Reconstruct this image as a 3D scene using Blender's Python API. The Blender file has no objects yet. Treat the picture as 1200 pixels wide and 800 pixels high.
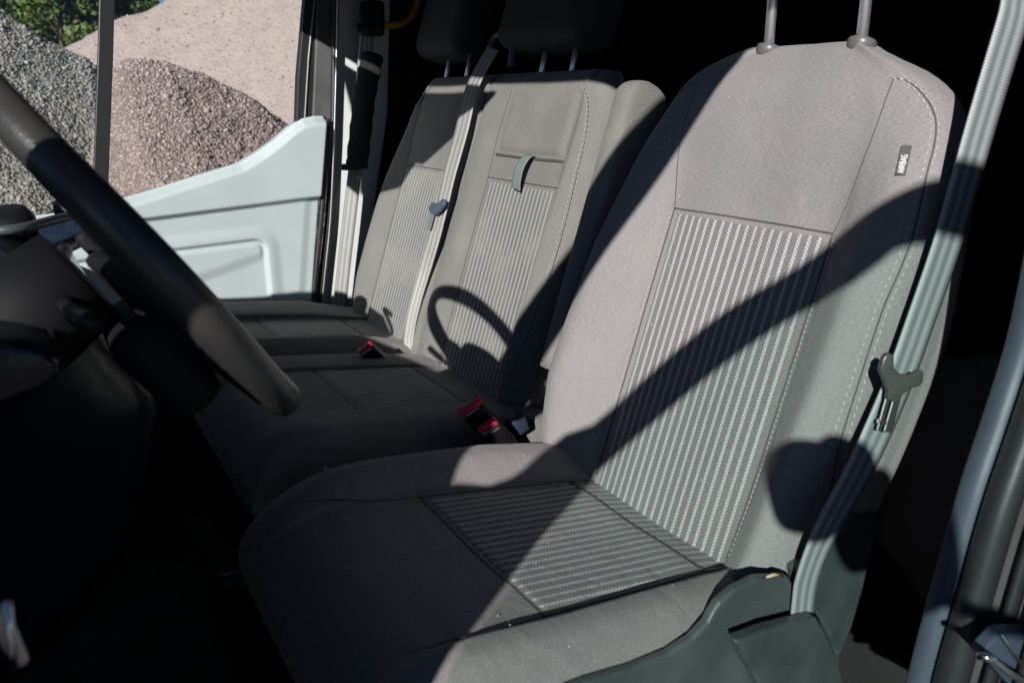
import bpy, math, random
import numpy as np
from mathutils import Vector, Matrix
random.seed(4); rng = np.random.default_rng(7)
R_ = math.radians
sc = bpy.context.scene
COL = sc.collection

# ---------------------------------------------------------------- camera
CAM = np.array([-.6836, -.7694, .5559]); FPX = 953.6
yw, pt, rl = R_(30.564), R_(16.69), R_(-.507)
Fv = np.array([math.sin(yw)*math.cos(pt), math.cos(yw)*math.cos(pt), -math.sin(pt)])
Rv = np.array([math.cos(yw), -math.sin(yw), 0.]); Uv = np.cross(Rv, Fv)
Rv, Uv = Rv*math.cos(rl)+Uv*math.sin(rl), -Rv*math.sin(rl)+Uv*math.cos(rl)
cd = bpy.data.cameras.new('camera'); cam = bpy.data.objects.new('camera', cd); COL.objects.link(cam)
cam.matrix_world = Matrix([[Rv[i], Uv[i], -Fv[i], CAM[i]] for i in range(3)] + [[0, 0, 0, 1]])
cd.sensor_width = 36; cd.lens = FPX/1200*36; cd.clip_start = .02; cd.clip_end = 400
cd.dof.use_dof = True; cd.dof.focus_distance = 1.35; cd.dof.aperture_fstop = 8.0
sc.camera = cam

# ---------------------------------------------------------------- light
SD = np.array([.677, .625, -.377]); SD = SD/np.linalg.norm(SD)         # direction the sunlight travels
w = bpy.data.worlds.new('World'); sc.world = w; w.use_nodes = True
nt = w.node_tree; nt.nodes.clear()
sky = nt.nodes.new('ShaderNodeTexSky'); sky.sky_type = 'NISHITA'; sky.sun_disc = False
sky.sun_elevation = math.asin(-SD[2]); sky.sun_rotation = math.atan2(-SD[0], -SD[1])
sky.air_density = .5; sky.dust_density = .1; sky.ozone_density = 3.0
bg = nt.nodes.new('ShaderNodeBackground'); bg.inputs[1].default_value = .05
wo = nt.nodes.new('ShaderNodeOutputWorld')
nt.links.new(sky.outputs[0], bg.inputs[0]); nt.links.new(bg.outputs[0], wo.inputs[0])
sl = bpy.data.lights.new('sun', 'SUN'); sl.energy = 5.0; sl.angle = R_(.53); sl.color = (1, .962, .925)
so = bpy.data.objects.new('sun', sl); COL.objects.link(so)
so.rotation_euler = Vector(SD).to_track_quat('-Z', 'Y').to_euler()
sc.view_settings.view_transform = 'Standard'; sc.view_settings.look = 'None'
sc.view_settings.exposure = 0.38; sc.view_settings.gamma = 1
sc.cycles.max_bounces = 8; sc.cycles.diffuse_bounces = 1; sc.cycles.transparent_max_bounces = 12
sc.cycles.use_denoising = True

# ---------------------------------------------------------------- helpers
def P(px, py, n=(0, 1, 0), d=0.):
    """point where the sight line of photo pixel (px,py) meets the plane n.X=d"""
    r = Fv + Rv*(px-600)/FPX - Uv*(py-400)/FPX; n = np.array(n, float)
    return CAM + r*((d-n@CAM)/(n@r))
def Py(px, py, y): return P(px, py, (0, 1, 0), y)
def Px(px, py, x): return P(px, py, (1, 0, 0), x)
def Pz(px, py, z): return P(px, py, (0, 0, 1), z)

def link(name, verts, faces, mat, parent=None, smooth=True, uv=None, bevel=0, kind=None, seg=2, sub=0):
    me = bpy.data.meshes.new(name)
    me.from_pydata([tuple(map(float, v)) for v in verts], [], [tuple(map(int, f)) for f in faces])
    me.materials.append(mat)
    if uv is not None:
        ul = me.uv_layers.new(name='uv'); li = np.empty(len(me.loops), int); me.loops.foreach_get('vertex_index', li)
        ul.data.foreach_set('uv', np.array(uv, float)[li].ravel())
    me.polygons.foreach_set('use_smooth', [smooth]*len(me.polygons)); me.update()
    o = bpy.data.objects.new(name, me); COL.objects.link(o)
    if parent: o.parent = parent
    if kind: o['kind'] = kind
    if bevel:
        b = o.modifiers.new('bevel', 'BEVEL'); b.width = bevel; b.segments = seg; b.limit_method = 'ANGLE'; b.angle_limit = R_(35)
        b.harden_normals = False
    if sub:
        s = o.modifiers.new('sub', 'SUBSURF'); s.levels = s.render_levels = sub
    return o
def thing(name, label, cat, loc=(0, 0, 0), group=None):
    o = bpy.data.objects.new(name, None); COL.objects.link(o); o['label'] = label; o['category'] = cat
    o.empty_display_size = .05
    if group: o['group'] = group
    return o
def tag(o, label, cat, group=None):
    o['label'] = label; o['category'] = cat
    if group: o['group'] = group
    return o

class MB:
    def __init__(s): s.v = []; s.f = []
    def add(s, v, f):
        k = len(s.v); s.v += [tuple(x) for x in v]; s.f += [tuple(i+k for i in q) for q in f]; return s
def box_g(lo, hi):
    (a, b, c), (d, e, f) = lo, hi
    v = [(a,b,c),(d,b,c),(d,e,c),(a,e,c),(a,b,f),(d,b,f),(d,e,f),(a,e,f)]
    return v, [(0,3,2,1),(4,5,6,7),(0,1,5,4),(1,2,6,5),(2,3,7,6),(3,0,4,7)]
def obox_g(c, ax, ay, az):
    """box centred c, half-extent vectors ax ay az"""
    c, ax, ay, az = map(np.array, (c, ax, ay, az))
    v = [c+i*ax+j*ay+k*az for k in (-1, 1) for (i, j) in ((-1,-1),(1,-1),(1,1),(-1,1))]
    return v, [(0,3,2,1),(4,5,6,7),(0,1,5,4),(1,2,6,5),(2,3,7,6),(3,0,4,7)]
def smooth_path(pts, n=8, closed=False):
    pts = [np.array(p, float) for p in pts]; out = []; m = len(pts)
    rg = range(m if closed else m-1)
    for i in rg:
        g = (lambda k: pts[k % m]) if closed else (lambda k: pts[min(max(k, 0), m-1)])
        p0, p1, p2, p3 = g(i-1), g(i), g(i+1), g(i+2)
        for j in range(n):
            t = j/n
            out.append(.5*((2*p1)+(-p0+p2)*t+(2*p0-5*p1+4*p2-p3)*t*t+(-p0+3*p1-3*p2+p3)*t**3))
    if not closed: out.append(pts[-1])
    return out
def tube_g(path, r, n=8, closed=False, flat=1., up=(0, 0, 1)):
    path = [np.array(p, float) for p in path]; m = len(path); v = []; f = []
    rr = r if hasattr(r, '__len__') else [r]*m
    up = np.array(up, float)
    for i in range(m):
        a = path[(i-1) % m] if closed or i else path[0]; b = path[(i+1) % m] if closed or i < m-1 else path[-1]
        t = b-a; t = t/(np.linalg.norm(t)+1e-12)
        u = up-t*(up@t)
        if np.linalg.norm(u) < .05: u = np.array([1., .3, 0])-t*(np.array([1., .3, 0])@t)
        u /= np.linalg.norm(u); s = np.cross(t, u)
        for k in range(n):
            q = 2*math.pi*k/n; v.append(path[i]+rr[i]*(s*math.cos(q)+u*flat*math.sin(q)))
    for i in range(m if closed else m-1):
        for k in range(n):
            a = i*n+k; b = i*n+(k+1) % n; c = ((i+1) % m)*n+(k+1) % n; d = ((i+1) % m)*n+k
            f.append((a, b, c, d))
    if not closed: f.append(tuple(range(n))[::-1]); f.append(tuple((m-1)*n+k for k in range(n)))
    return v, f
def ribbon_g(path, wdir, hw, th=.0012):
    """flat strap: wdir gives width direction per point, th its thickness"""
    path = [np.array(p, float) for p in path]; m = len(path); v = []; f = []; uv = []; L = 0
    for i in range(m):
        t = path[min(i+1, m-1)]-path[max(i-1, 0)]; t /= np.linalg.norm(t)
        wd = np.array(wdir[i] if hasattr(wdir[0], '__len__') else wdir, float); wd = wd-t*(wd@t); wd /= np.linalg.norm(wd)
        nn = np.cross(wd, t); h = hw[i] if hasattr(hw, '__len__') else hw
        if i: L += np.linalg.norm(path[i]-path[i-1])
        K = 8
        for k in range(K+1):
            q = -1+2*k/K; v.append(path[i]+wd*h*q+nn*th); uv.append((q*.5+.5, L))
        for k in range(K+1):
            q = 1-2*k/K; v.append(path[i]+wd*h*q-nn*th); uv.append((q*.5+.5, L))
    W = 2*(K+1)
    for i in range(m-1):
        for k in range(W):
            f.append((i*W+k, i*W+(k+1) % W, (i+1)*W+(k+1) % W, (i+1)*W+k))
    f.append(tuple(range(W))[::-1]); f.append(tuple((m-1)*W+k for k in range(W)))
    return v, f, uv
def prism_g(pts, off):
    """outline of 3-D points pushed along off"""
    pts = [np.array(p, float) for p in pts]; off = np.array(off, float); m = len(pts)
    v = pts+[p+off for p in pts]
    return v, [tuple(range(m))[::-1], tuple(range(m, 2*m))]+[(i, (i+1) % m, m+(i+1) % m, m+i) for i in range(m)]
def lathe_g(c, axis, prof, n=24):
    axis = np.array(axis, float); axis /= np.linalg.norm(axis); c = np.array(c, float)
    u = np.cross(axis, (0, 1, .2)); u /= np.linalg.norm(u); s = np.cross(axis, u); v = []; f = []
    for (r, h) in prof:
        for k in range(n):
            q = 2*math.pi*k/n; v.append(c+axis*h+r*(u*math.cos(q)+s*math.sin(q)))
    for i in range(len(prof)-1):
        for k in range(n): f.append((i*n+k, i*n+(k+1) % n, (i+1)*n+(k+1) % n, (i+1)*n+k))
    f.append(tuple(range(n))[::-1]); f.append(tuple((len(prof)-1)*n+k for k in range(n)))
    return v, f
def grid_f(nu, nv, closed_u=False):
    f = []
    for j in range(nv-1):
        for i in range(nu if closed_u else nu-1):
            f.append((j*nu+i, j*nu+(i+1) % nu, (j+1)*nu+(i+1) % nu, (j+1)*nu+i))
    return f

# ---------------------------------------------------------------- materials
def mat(name, col, rough=.6, metal=0., spec=.5, bump=None, var=None, coat=0, sheen=0, coords='Object'):
    """bump=(scale,strength,dist); var=(scale,amount,[colour2])"""
    m = bpy.data.materials.new(name); m.use_nodes = True; n = m.node_tree.nodes; l = m.node_tree.links
    b = n['Principled BSDF']; b.inputs['Base Color'].default_value = (*col, 1); b.inputs['Roughness'].default_value = rough
    b.inputs['Metallic'].default_value = metal; b.inputs['Specular IOR Level'].default_value = spec
    b.inputs['Coat Weight'].default_value = coat; b.inputs['Sheen Weight'].default_value = sheen
    tc = n.new('ShaderNodeTexCoord')
    if bump:
        t = n.new('ShaderNodeTexNoise'); t.inputs['Scale'].default_value = bump[0]; t.inputs['Detail'].default_value = 3
        l.new(tc.outputs[coords], t.inputs['Vector']); bb = n.new('ShaderNodeBump')
        bb.inputs['Strength'].default_value = bump[1]; bb.inputs['Distance'].default_value = bump[2]
        l.new(t.outputs[0], bb.inputs['Height']); l.new(bb.outputs[0], b.inputs['Normal'])
    if var:
        t = n.new('ShaderNodeTexNoise'); t.inputs['Scale'].default_value = var[0]; t.inputs['Detail'].default_value = 5
        l.new(tc.outputs[coords], t.inputs['Vector'])
        cr = n.new('ShaderNodeMapRange'); cr.inputs[1].default_value = .35; cr.inputs[2].default_value = .68
        l.new(t.outputs[0], cr.inputs[0]); mx = n.new('ShaderNodeMix'); mx.data_type = 'RGBA'
        c2 = var[2] if len(var) > 2 else tuple(c*(1-var[1]) for c in col)
        mx.inputs[6].default_value = (*col, 1); mx.inputs[7].default_value = (*c2, 1)
        l.new(cr.outputs[0], mx.inputs[0]); l.new(mx.outputs[2], b.inputs['Base Color'])
        rr = n.new('ShaderNodeMapRange'); rr.inputs[3].default_value = max(0, rough-.08); rr.inputs[4].default_value = min(1, rough+.1)
        l.new(t.outputs[0], rr.inputs[0]); l.new(rr.outputs[0], b.inputs['Roughness'])
    return m

def math_n(nt, op, a, b=None, c=None):
    m = nt.nodes.new('ShaderNodeMath'); m.operation = op
    for i, x in enumerate((a, b, c)):
        if x is None: continue
        if hasattr(x, 'links') or hasattr(x, 'is_linked'): nt.links.new(x, m.inputs[i])
        else: m.inputs[i].default_value = x
    return m.outputs[0]

def fabric(name, base, stripes=False, stain=.25, thread=(.55, .55, .55), stain_col=(.26, .24, .2)):
    m = bpy.data.materials.new(name); m.use_nodes = True; nt = m.node_tree; n = nt.nodes; l = nt.links
    b = n['Principled BSDF']; b.inputs['Roughness'].default_value = .95; b.inputs['Specular IOR Level'].default_value = .15
    b.inputs['Sheen Weight'].default_value = .12; b.inputs['Sheen Roughness'].default_value = .5
    uv = n.new('ShaderNodeUVMap'); uv.uv_map = 'uv'; sp = n.new('ShaderNodeSeparateXYZ'); l.new(uv.outputs[0], sp.inputs[0])
    U, V = sp.outputs[0], sp.outputs[1]
    # woven ribs across the seat, broken up by fine noise
    mp = n.new('ShaderNodeMapping'); mp.inputs['Scale'].default_value = (170, 850, 1); l.new(uv.outputs[0], mp.inputs[0])
    wv = n.new('ShaderNodeTexNoise'); wv.inputs['Scale'].default_value = 1; wv.inputs['Detail'].default_value = 2; l.new(mp.outputs[0], wv.inputs['Vector'])
    st = n.new('ShaderNodeTexNoise'); st.inputs['Scale'].default_value = 9; st.inputs['Detail'].default_value = 6; l.new(uv.outputs[0], st.inputs['Vector'])
    sm = n.new('ShaderNodeMapRange'); sm.inputs[1].default_value = .48; sm.inputs[2].default_value = .75; sm.inputs[4].default_value = stain
    l.new(st.outputs[0], sm.inputs[0])
    mx = n.new('ShaderNodeMix'); mx.data_type = 'RGBA'; mx.inputs[6].default_value = (*base, 1); mx.inputs[7].default_value = (*stain_col, 1)
    l.new(sm.outputs[0], mx.inputs[0])
    col = mx.outputs[2]; height = wv.outputs[0]
    if stripes:
        per = .0145
        fr = math_n(nt, 'FRACT', math_n(nt, 'DIVIDE', U, per))
        d = math_n(nt, 'SUBTRACT', fr, .5); ad = math_n(nt, 'ABSOLUTE', d)
        line = math_n(nt, 'LESS_THAN', ad, .165)
        side = math_n(nt, 'GREATER_THAN', d, 0.)
        ph = math_n(nt, 'FRACT', math_n(nt, 'ADD', math_n(nt, 'DIVIDE', V, .0047), math_n(nt, 'ADD', math_n(nt, 'MULTIPLY', side, .5), math_n(nt, 'MULTIPLY', ad, .8))))
        dash = math_n(nt, 'LESS_THAN', ph, .62)
        gap = math_n(nt, 'GREATER_THAN', ad, .018)
        mask = math_n(nt, 'MULTIPLY', math_n(nt, 'MULTIPLY', line, math_n(nt, 'MULTIPLY_ADD', dash, .72, .28)), math_n(nt, 'MULTIPLY_ADD', gap, .5, .5))
        # the darker ground between the threads
        mg = n.new('ShaderNodeMix'); mg.data_type = 'RGBA'; l.new(col, mg.inputs[6]); mg.inputs[7].default_value = tuple(c*.55 for c in base)+(1,)
        l.new(math_n(nt, 'MULTIPLY', line, .8), mg.inputs[0])
        m2 = n.new('ShaderNodeMix'); m2.data_type = 'RGBA'; l.new(mg.outputs[2], m2.inputs[6])
        m3 = n.new('ShaderNodeMix'); m3.data_type = 'RGBA'; m3.inputs[6].default_value = (*thread, 1); m3.inputs[7].default_value = (*stain_col, 1)
        l.new(sm.outputs[0], m3.inputs[0]); l.new(m3.outputs[2], m2.inputs[7]); l.new(mask, m2.inputs[0])
        col = m2.outputs[2]
        height = math_n(nt, 'ADD', height, math_n(nt, 'MULTIPLY', mask, 1.2))
    # weave also dims and lightens the yarn
    mr = n.new('ShaderNodeMapRange'); mr.inputs[1].default_value = .3; mr.inputs[2].default_value = .7; mr.inputs[3].default_value = .80; mr.inputs[4].default_value = 1.17
    l.new(wv.outputs[0], mr.inputs[0]); vm = n.new('ShaderNodeVectorMath'); vm.operation = 'SCALE'; l.new(col, vm.inputs[0]); l.new(mr.outputs[0], vm.inputs['Scale'])
    l.new(vm.outputs[0], b.inputs['Base Color'])
    bb = n.new('ShaderNodeBump'); bb.inputs['Strength'].default_value = .4; bb.inputs['Distance'].default_value = .0006
    l.new(height, bb.inputs['Height'])
    # soft creases and sag in the cover
    mc = n.new('ShaderNodeMapping'); mc.inputs['Scale'].default_value = (13, 22, 1); mc.inputs['Rotation'].default_value = (0, 0, .5); l.new(uv.outputs[0], mc.inputs[0])
    cn = n.new('ShaderNodeTexNoise'); cn.inputs['Scale'].default_value = 1; cn.inputs['Detail'].default_value = 3; cn.inputs['Distortion'].default_value = .8; l.new(mc.outputs[0], cn.inputs['Vector'])
    cb = n.new('ShaderNodeBump'); cb.inputs['Strength'].default_value = .55; cb.inputs['Distance'].default_value = .006
    l.new(cn.outputs[0], cb.inputs['Height']); l.new(cb.outputs[0], bb.inputs['Normal']); l.new(bb.outputs[0], b.inputs['Normal'])
    return m

def webbing(name, base, hi):
    m = bpy.data.materials.new(name); m.use_nodes = True; nt = m.node_tree; n = nt.nodes; l = nt.links
    b = n['Principled BSDF']; b.inputs['Roughness'].default_value = .42; b.inputs['Specular IOR Level'].default_value = .6
    uv = n.new('ShaderNodeUVMap'); uv.uv_map = 'uv'; sp = n.new('ShaderNodeSeparateXYZ'); l.new(uv.outputs[0], sp.inputs[0])
    U, V = sp.outputs[0], sp.outputs[1]
    # five lengthwise bands
    s = math_n(nt, 'SINE', math_n(nt, 'MULTIPLY', U, 2*math.pi*3.0)); s = math_n(nt, 'MULTIPLY_ADD', s, .5, .5)
    mx = n.new('ShaderNodeMix'); mx.data_type = 'RGBA'; mx.inputs[6].default_value = (*base, 1); mx.inputs[7].default_value = (*hi, 1); l.new(s, mx.inputs[0])
    l.new(mx.outputs[2], b.inputs['Base Color'])
    r = math_n(nt, 'SINE', math_n(nt, 'MULTIPLY', V, 2*math.pi/.0028))
    h = math_n(nt, 'ADD', math_n(nt, 'MULTIPLY', r, .35), s)
    bb = n.new('ShaderNodeBump'); bb.inputs['Strength'].default_value = .5; bb.inputs['Distance'].default_value = .0006
    l.new(h, bb.inputs['Height']); l.new(bb.outputs[0], b.inputs['Normal'])
    return m

def glass(name, tint, refl=.06):
    m = bpy.data.materials.new(name); m.use_nodes = True; n = m.node_tree.nodes; l = m.node_tree.links; n.clear()
    t = n.new('ShaderNodeBsdfTransparent'); t.inputs[0].default_value = (*tint, 1)
    g = n.new('ShaderNodeBsdfGlossy'); g.inputs['Roughness'].default_value = .02
    fr = n.new('ShaderNodeFresnel'); fr.inputs[0].default_value = 1.25
    mx = n.new('ShaderNodeMixShader'); o = n.new('ShaderNodeOutputMaterial')
    l.new(fr.outputs[0], mx.inputs[0]); l.new(t.outputs[0], mx.inputs[1]); l.new(g.outputs[0], mx.inputs[2]); l.new(mx.outputs[0], o.inputs[0])
    return m

M = dict(
    grey=fabric('seat_fabric', (.224, .214, .218), stain=.3, stain_col=(.27, .25, .22)),
    side=fabric('seat_side_fabric', (.20, .188, .19), stain=.3, stain_col=(.25, .23, .2)),
    bench=fabric('bench_fabric', (.185, .178, .172), stain=.5, stain_col=(.25, .238, .215)),
    stripe=fabric('seat_striped_fabric', (.175, .163, .168), True, stain=.15, thread=(.50, .51, .53)),
    bstripe=fabric('bench_striped_fabric', (.16, .155, .15), True, stain=.5, thread=(.45, .46, .47), stain_col=(.34, .325, .28)),
    thread=mat('stitch_thread', (.42, .40, .38), .8),
    seam=mat('seam_shadowless', (.075, .07, .07), .9),
    shaded_headcloth=mat('shade_dark_headrest_cloth', (.045, .045, .048), .95, bump=(700, .5, .0005)),  # near-black colour stands in for the roof's shade on the bench headrests
    plastic=mat('trim_plastic', (.050, .060, .065), .40, bump=(900, .35, .0004), var=(14, .3, (.075, .086, .090))),
    plastic2=mat('cover_plastic', (.040, .049, .054), .36, bump=(900, .3, .0004), var=(20, .3, (.062, .072, .076))),
    black=mat('black_plastic', (.010, .010, .012), .45, spec=.3, bump=(700, .3, .0004)),
    dash=mat('dash_plastic', (.013, .015, .019), .16, bump=(500, .4, .0004), var=(18, .3)),
    knee=mat('knee_panel_plastic', (.009, .008, .0078), .5, bump=(500, .4, .0005)),
    leather=mat('rim_leather', (.028, .029, .032), .30, bump=(420, .6, .0005), var=(22, .3, (.045, .041, .038))),
    matt=mat('matt_black_plastic', (.010, .010, .012), .65, spec=.15, bump=(500, .3, .0004)),
    chrome=mat('chrome', (.75, .76, .78), .14, 1.),
    post=mat('satin_post', (.92, .93, .96), .5, 1., bump=(60, .1, .0004)),
    steel=mat('brushed_steel', (.5, .5, .5), .32, 1., bump=(300, .2, .0003)),
    collar=mat('post_collar', (.11, .105, .11), .38),
    door=mat('pale_door_trim', (.46, .52, .545), .5, bump=(800, .2, .0003), var=(6, .08)),
    white=mat('white_body_paint', (.74, .76, .76), .25, coat=.4, var=(5, .06)),
    rubber=mat('rubber_seal', (.022, .023, .026), .38, bump=(200, .25, .0006)),
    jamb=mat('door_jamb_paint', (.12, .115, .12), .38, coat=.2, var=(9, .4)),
    bluep=mat('blue_grey_paint', (.062, .080, .105), .4, bump=(80, .1, .001), var=(12, .25)),
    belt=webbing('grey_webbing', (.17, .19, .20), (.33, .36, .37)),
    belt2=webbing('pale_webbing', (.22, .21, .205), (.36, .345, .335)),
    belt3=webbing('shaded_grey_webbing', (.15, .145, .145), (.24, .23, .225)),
    pad=mat('black_fleece', (.012, .012, .014), .95, bump=(160, 1, .004)),
    latch=mat('tongue_plastic', (.055, .056, .055), .3, bump=(300, .2, .0003)),
    red=mat('red_button', (.80, .045, .085), .35),
    yellow=mat('yellow_handle', (.55, .26, .03), .4),
    carpet=mat('cab_carpet', (.028, .030, .036), .95, bump=(260, 1, .004), var=(30, .4)),
    roof=mat('headliner', (.06, .06, .062), .9, bump=(300, .5, .001)),
    cargo=mat('cargo_lining', (.022, .021, .022), .85, bump=(30, .4, .004), var=(4, .5)),
    label=mat('label_cloth', (.07, .07, .07), .8),
    print_=mat('label_print', (.75, .75, .75), .7),
    loop=mat('pull_loop_cloth', (.17, .195, .19), .75, bump=(900, .5, .0004)),
    blue=mat('blue_grey_plastic', (.055, .075, .11), .45),
    sleeve=mat('dark_sleeve_plastic', (.022, .032, .05), .6, spec=.25),
    crumb=mat('crumb', (.55, .42, .25), .8),
    glass=glass('side_glass', (.95, .975, .97)), wglass=glass('screen_glass', (.965, .98, .965)),
    dglass=glass('door_glass', (.83, .905, .88)),
)

# ---------------------------------------------------------------- van shell (the setting)
def struct(o): o['kind'] = 'structure'; return o
gz = -1.25
def ws(y, z, off=0.):                                    # a point on the raked windscreen plane
    x = -.47+(z-.98)/.79; return np.array([x, y, z])+np.array([-.62, 0, .785])*off
# outside ground
def ground():
    xs = np.linspace(-60, 60, 90); ys = np.linspace(-40, 140, 120)
    v = [(x, y, gz) for y in ys for x in xs]
    m = mat('quarry_ground', (.13, .11, .105), .95, bump=(12, 1, .02), var=(.8, .3))
    return struct(link('ground', v, grid_f(90, 120), m))
ground()

van = thing('van_cab', 'white van cab around the seats, seen through its open driver door', 'van')
# floor, firewall, roof, rear bulkhead, near body side behind the driver door
link('floor_pan', *box_g((-1.25, -.50, -.50), (2.2, 1.44, -.46)), M['carpet'], van, False)
link('firewall', *box_g((-1.29, -.50, -.50), (-1.255, 1.44, .46)), M['carpet'], van, False)
link('roof_panel', *box_g((-.47, -.50, 1.01), (2.2, 1.44, 1.045)), M['roof'], van, False)
link('windscreen_header', *prism_g([ws(-.50, 1.05), ws(-.50, .975), (-.40, -.50, .975), (-.40, -.50, 1.009)], (0, 1.94, 0)), M['roof'], van, False, bevel=.006)
link('cargo_wall', *box_g((2.2, -.5, -.5), (2.24, 1.44, 1.04)), M['cargo'], van, False)
link('cargo_side_panel', *box_g((.10, -.525, -.5), (2.2, -.503, 1.04)), M['cargo'], van, False)
link('cargo_side_panel', *box_g((.13, 1.443, -.5), (2.2, 1.465, 1.04)), M['cargo'], van, False)
link('bonnet', *prism_g([(-1.9, -.5, .18), (-1.12, -.5, .47), (-1.10, -.5, .43), (-1.9, -.5, .12)], (0, 1.94, 0)), M['white'], van, False, bevel=.01)
link('front_wing', *box_g((-1.9, -.56, -.6), (-1.02, -.51, .42)), M['white'], van, False, bevel=.02)
# driver side windscreen pillar: rear edge on the line the seat shadow gives
def pl(x, dz, y): return (x, y, .643+.79*(x+.858)+dz)
a = [pl(-1.15, 0, -.505), pl(-1.15, .075, -.485), pl(-1.15, .075, -.40), pl(-1.15, .03, -.375)]
b = [pl(-.40, 0, -.505), pl(-.40, .06, -.485), pl(-.40, .06, -.40), pl(-.40, .03, -.375)]
link('windscreen_pillar', a+b, [(3,2,1,0),(4,5,6,7),(0,1,5,4),(1,2,6,5),(2,3,7,6),(3,0,4,7)], M['white'], van, False, bevel=.008)
a = [(x, 1.94-.50-(y+.50)+.0, z) for x, y, z in a]; b = [(x, .94-y, z) for x, y, z in b]
a = [(x, y, z) for x, y, z in a]
link('windscreen_pillar', a+b, [(0,1,2,3),(7,6,5,4),(4,5,1,0),(5,6,2,1),(6,7,3,2),(7,4,0,3)], M['white'], van, False, bevel=.008)
q = [ws(-.40, .46), ws(1.34, .46), ws(1.34, .98), ws(-.40, .98)]
link('windscreen', *prism_g(q, np.array([-.62, 0, .785])*.005), M['wglass'], van, False)
# hinge pillar low in front of the door opening
link('hinge_pillar', *box_g((-1.05, -.505, -.5), (-.95, -.42, .555)), M['white'], van, False, bevel=.01)
link('door_sill', *box_g((-.93, -.53, -.56), (.06, -.40, -.44)), M['black'], van, False, bevel=.01)

# sun visor folded down in front of the passenger side, with the mirror beside it
vis = [(.20, .975), (.23, .945), (.40, .86), (.44, .86), (.46, .815), (.59, .775), (.655, .785), (.725, .85), (.785, .895), (.91, .975)]
vis = [ws(y, z, -.03) for y, z in vis]
o = link('sun_visor', *prism_g(vis, np.array([.62, 0, -.785])*.018), M['roof'], None, False, bevel=.005)
tag(o, 'grey sun visor folded down over the passenger side windscreen', 'sun visor')

# ---- near B pillar: edge strip, seal and jamb following the door opening's rear edge
edge_px = [(1222, 180), (1203, 290), (1180, 400), (1152, 490), (1122, 580), (1094, 680), (1072, 760), (1055, 830), (1030, 930)]
flange = smooth_path([Py(x, y, -.415) for x, y in edge_px], 6)
def sweep(name, prof, m, parent, path=flange, smooth=True, bevel=0):
    v = []; f = []; k = len(prof)
    for p in path:
        for dx, dy in prof: v.append(p+np.array([dx, dy, 0]))
    for i in range(len(path)-1):
        for j in range(k): f.append((i*k+j, i*k+(j+1) % k, (i+1)*k+(j+1) % k, (i+1)*k+j))
    f.append(tuple(range(k))[::-1]); f.append(tuple((len(path)-1)*k+j for j in range(k)))
    return link(name, v, f, m, parent, smooth, bevel=bevel)
top = flange[0]; flange = [top+np.array([.03, 0, .42]), top+np.array([.02, 0, .2])]+flange
pillar = thing('door_pillar', 'dark door pillar with blue-grey edge strip at the right of the doorway', 'pillar')
sweep('edge_strip', [(0, 0), (.003, -.017), (.012, -.019), (.03, -.012), (.03, .004), (.01, .006)], M['bluep'], pillar)
ring = [(.006+.016*math.cos(t)*.9, -.034+.0135*math.sin(t)) for t in np.linspace(0, 2*math.pi, 13)[:-1]]
sweep('rubber_seal', ring, M['rubber'], pillar)
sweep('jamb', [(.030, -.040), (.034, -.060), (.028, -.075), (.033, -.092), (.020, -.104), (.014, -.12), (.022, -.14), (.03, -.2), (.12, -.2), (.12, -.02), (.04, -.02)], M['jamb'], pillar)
sweep('jamb_lip', [(.024, -.050), (.020, -.053), (.022, -.057), (.031, -.060), (.034, -.052)], M['rubber'], pillar)
sweep('jamb_lip', [(.012, -.078), (.008, -.082), (.012, -.088), (.03, -.09), (.034, -.078)], M['rubber'], pillar)
# door striker at its foot
st = thing('door_striker', 'blue-tinted metal door striker bracket at the lower right edge', 'door striker')
c = Py(1192, 772, -.49)
link('striker_plate', *prism_g([Py(1150, 766, -.49), Py(1172, 742, -.49), Py(1215, 738, -.49), Py(1222, 812, -.49), Py(1186, 806, -.49)], (.004, .012, 0)), M['blue'], st, False, bevel=.002)
link('striker_bar', *tube_g(smooth_path([Py(1146, 768, -.50), Py(1162, 772, -.508), Py(1186, 790, -.51), Py(1215, 806, -.505)], 5), .0028, 10), M['chrome'], st)
link('striker_rib', *tube_g([Py(1174, 744, -.494), Py(1205, 790, -.494)], .0014, 8), M['steel'], st)

# ---------------------------------------------------------------- open driver door (behind the camera, casts the shadow band)
DH = np.array([-.95, -.50, 0.]); al = R_(70); DE = np.array([math.cos(al), -math.sin(al), 0]); DN = np.array([math.sin(al), math.cos(al), 0])
def dpt(wv, z, o=0.): return DH+DE*wv+np.array([0, 0, z])+DN*o
dd = thing('driver_door', 'open white driver door behind the viewpoint with raked window frame', 'door')
link('door_shell', *prism_g([dpt(0, -.5), dpt(1.1, -.5), dpt(1.12, .22), dpt(.15, .17), dpt(.145, .30), dpt(.165, .42), dpt(.192, .50), dpt(.185, .583), dpt(.135, .553), dpt(.11, .508), dpt(.08, .472), dpt(.05, .452), dpt(0, .445)], DN*-.07), M['white'], dd, False, bevel=.01)
outer = [(.185, .585), (.35, .765), (.47, .86), (.56, .94), (.64, .98), (.80, 1.0), (1.0, .99), (1.08, .96), (1.11, .85), (1.12, .22)]
inner = [(.185, .495), (.36, .69), (.47, .795), (.54, .845), (.61, .905), (.80, .93), (.98, .925), (1.03, .89), (1.05, .8), (1.055, .22)]
outer = smooth_path([dpt(*q) for q in outer], 4); inner = smooth_path([dpt(*q) for q in inner], 4)
v = []; f = []
for i, (a, b) in enumerate(zip(outer, inner)):
    v += [a, b, b-DN*.03, a-DN*.03]
    if i: k = 4*(i-1); f += [(k, k+1, k+5, k+4), (k+1, k+2, k+6, k+5), (k+2, k+3, k+7, k+6), (k+3, k, k+4, k+7)]
f += [(0, 3, 2, 1), (k+4, k+5, k+6, k+7)]
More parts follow.
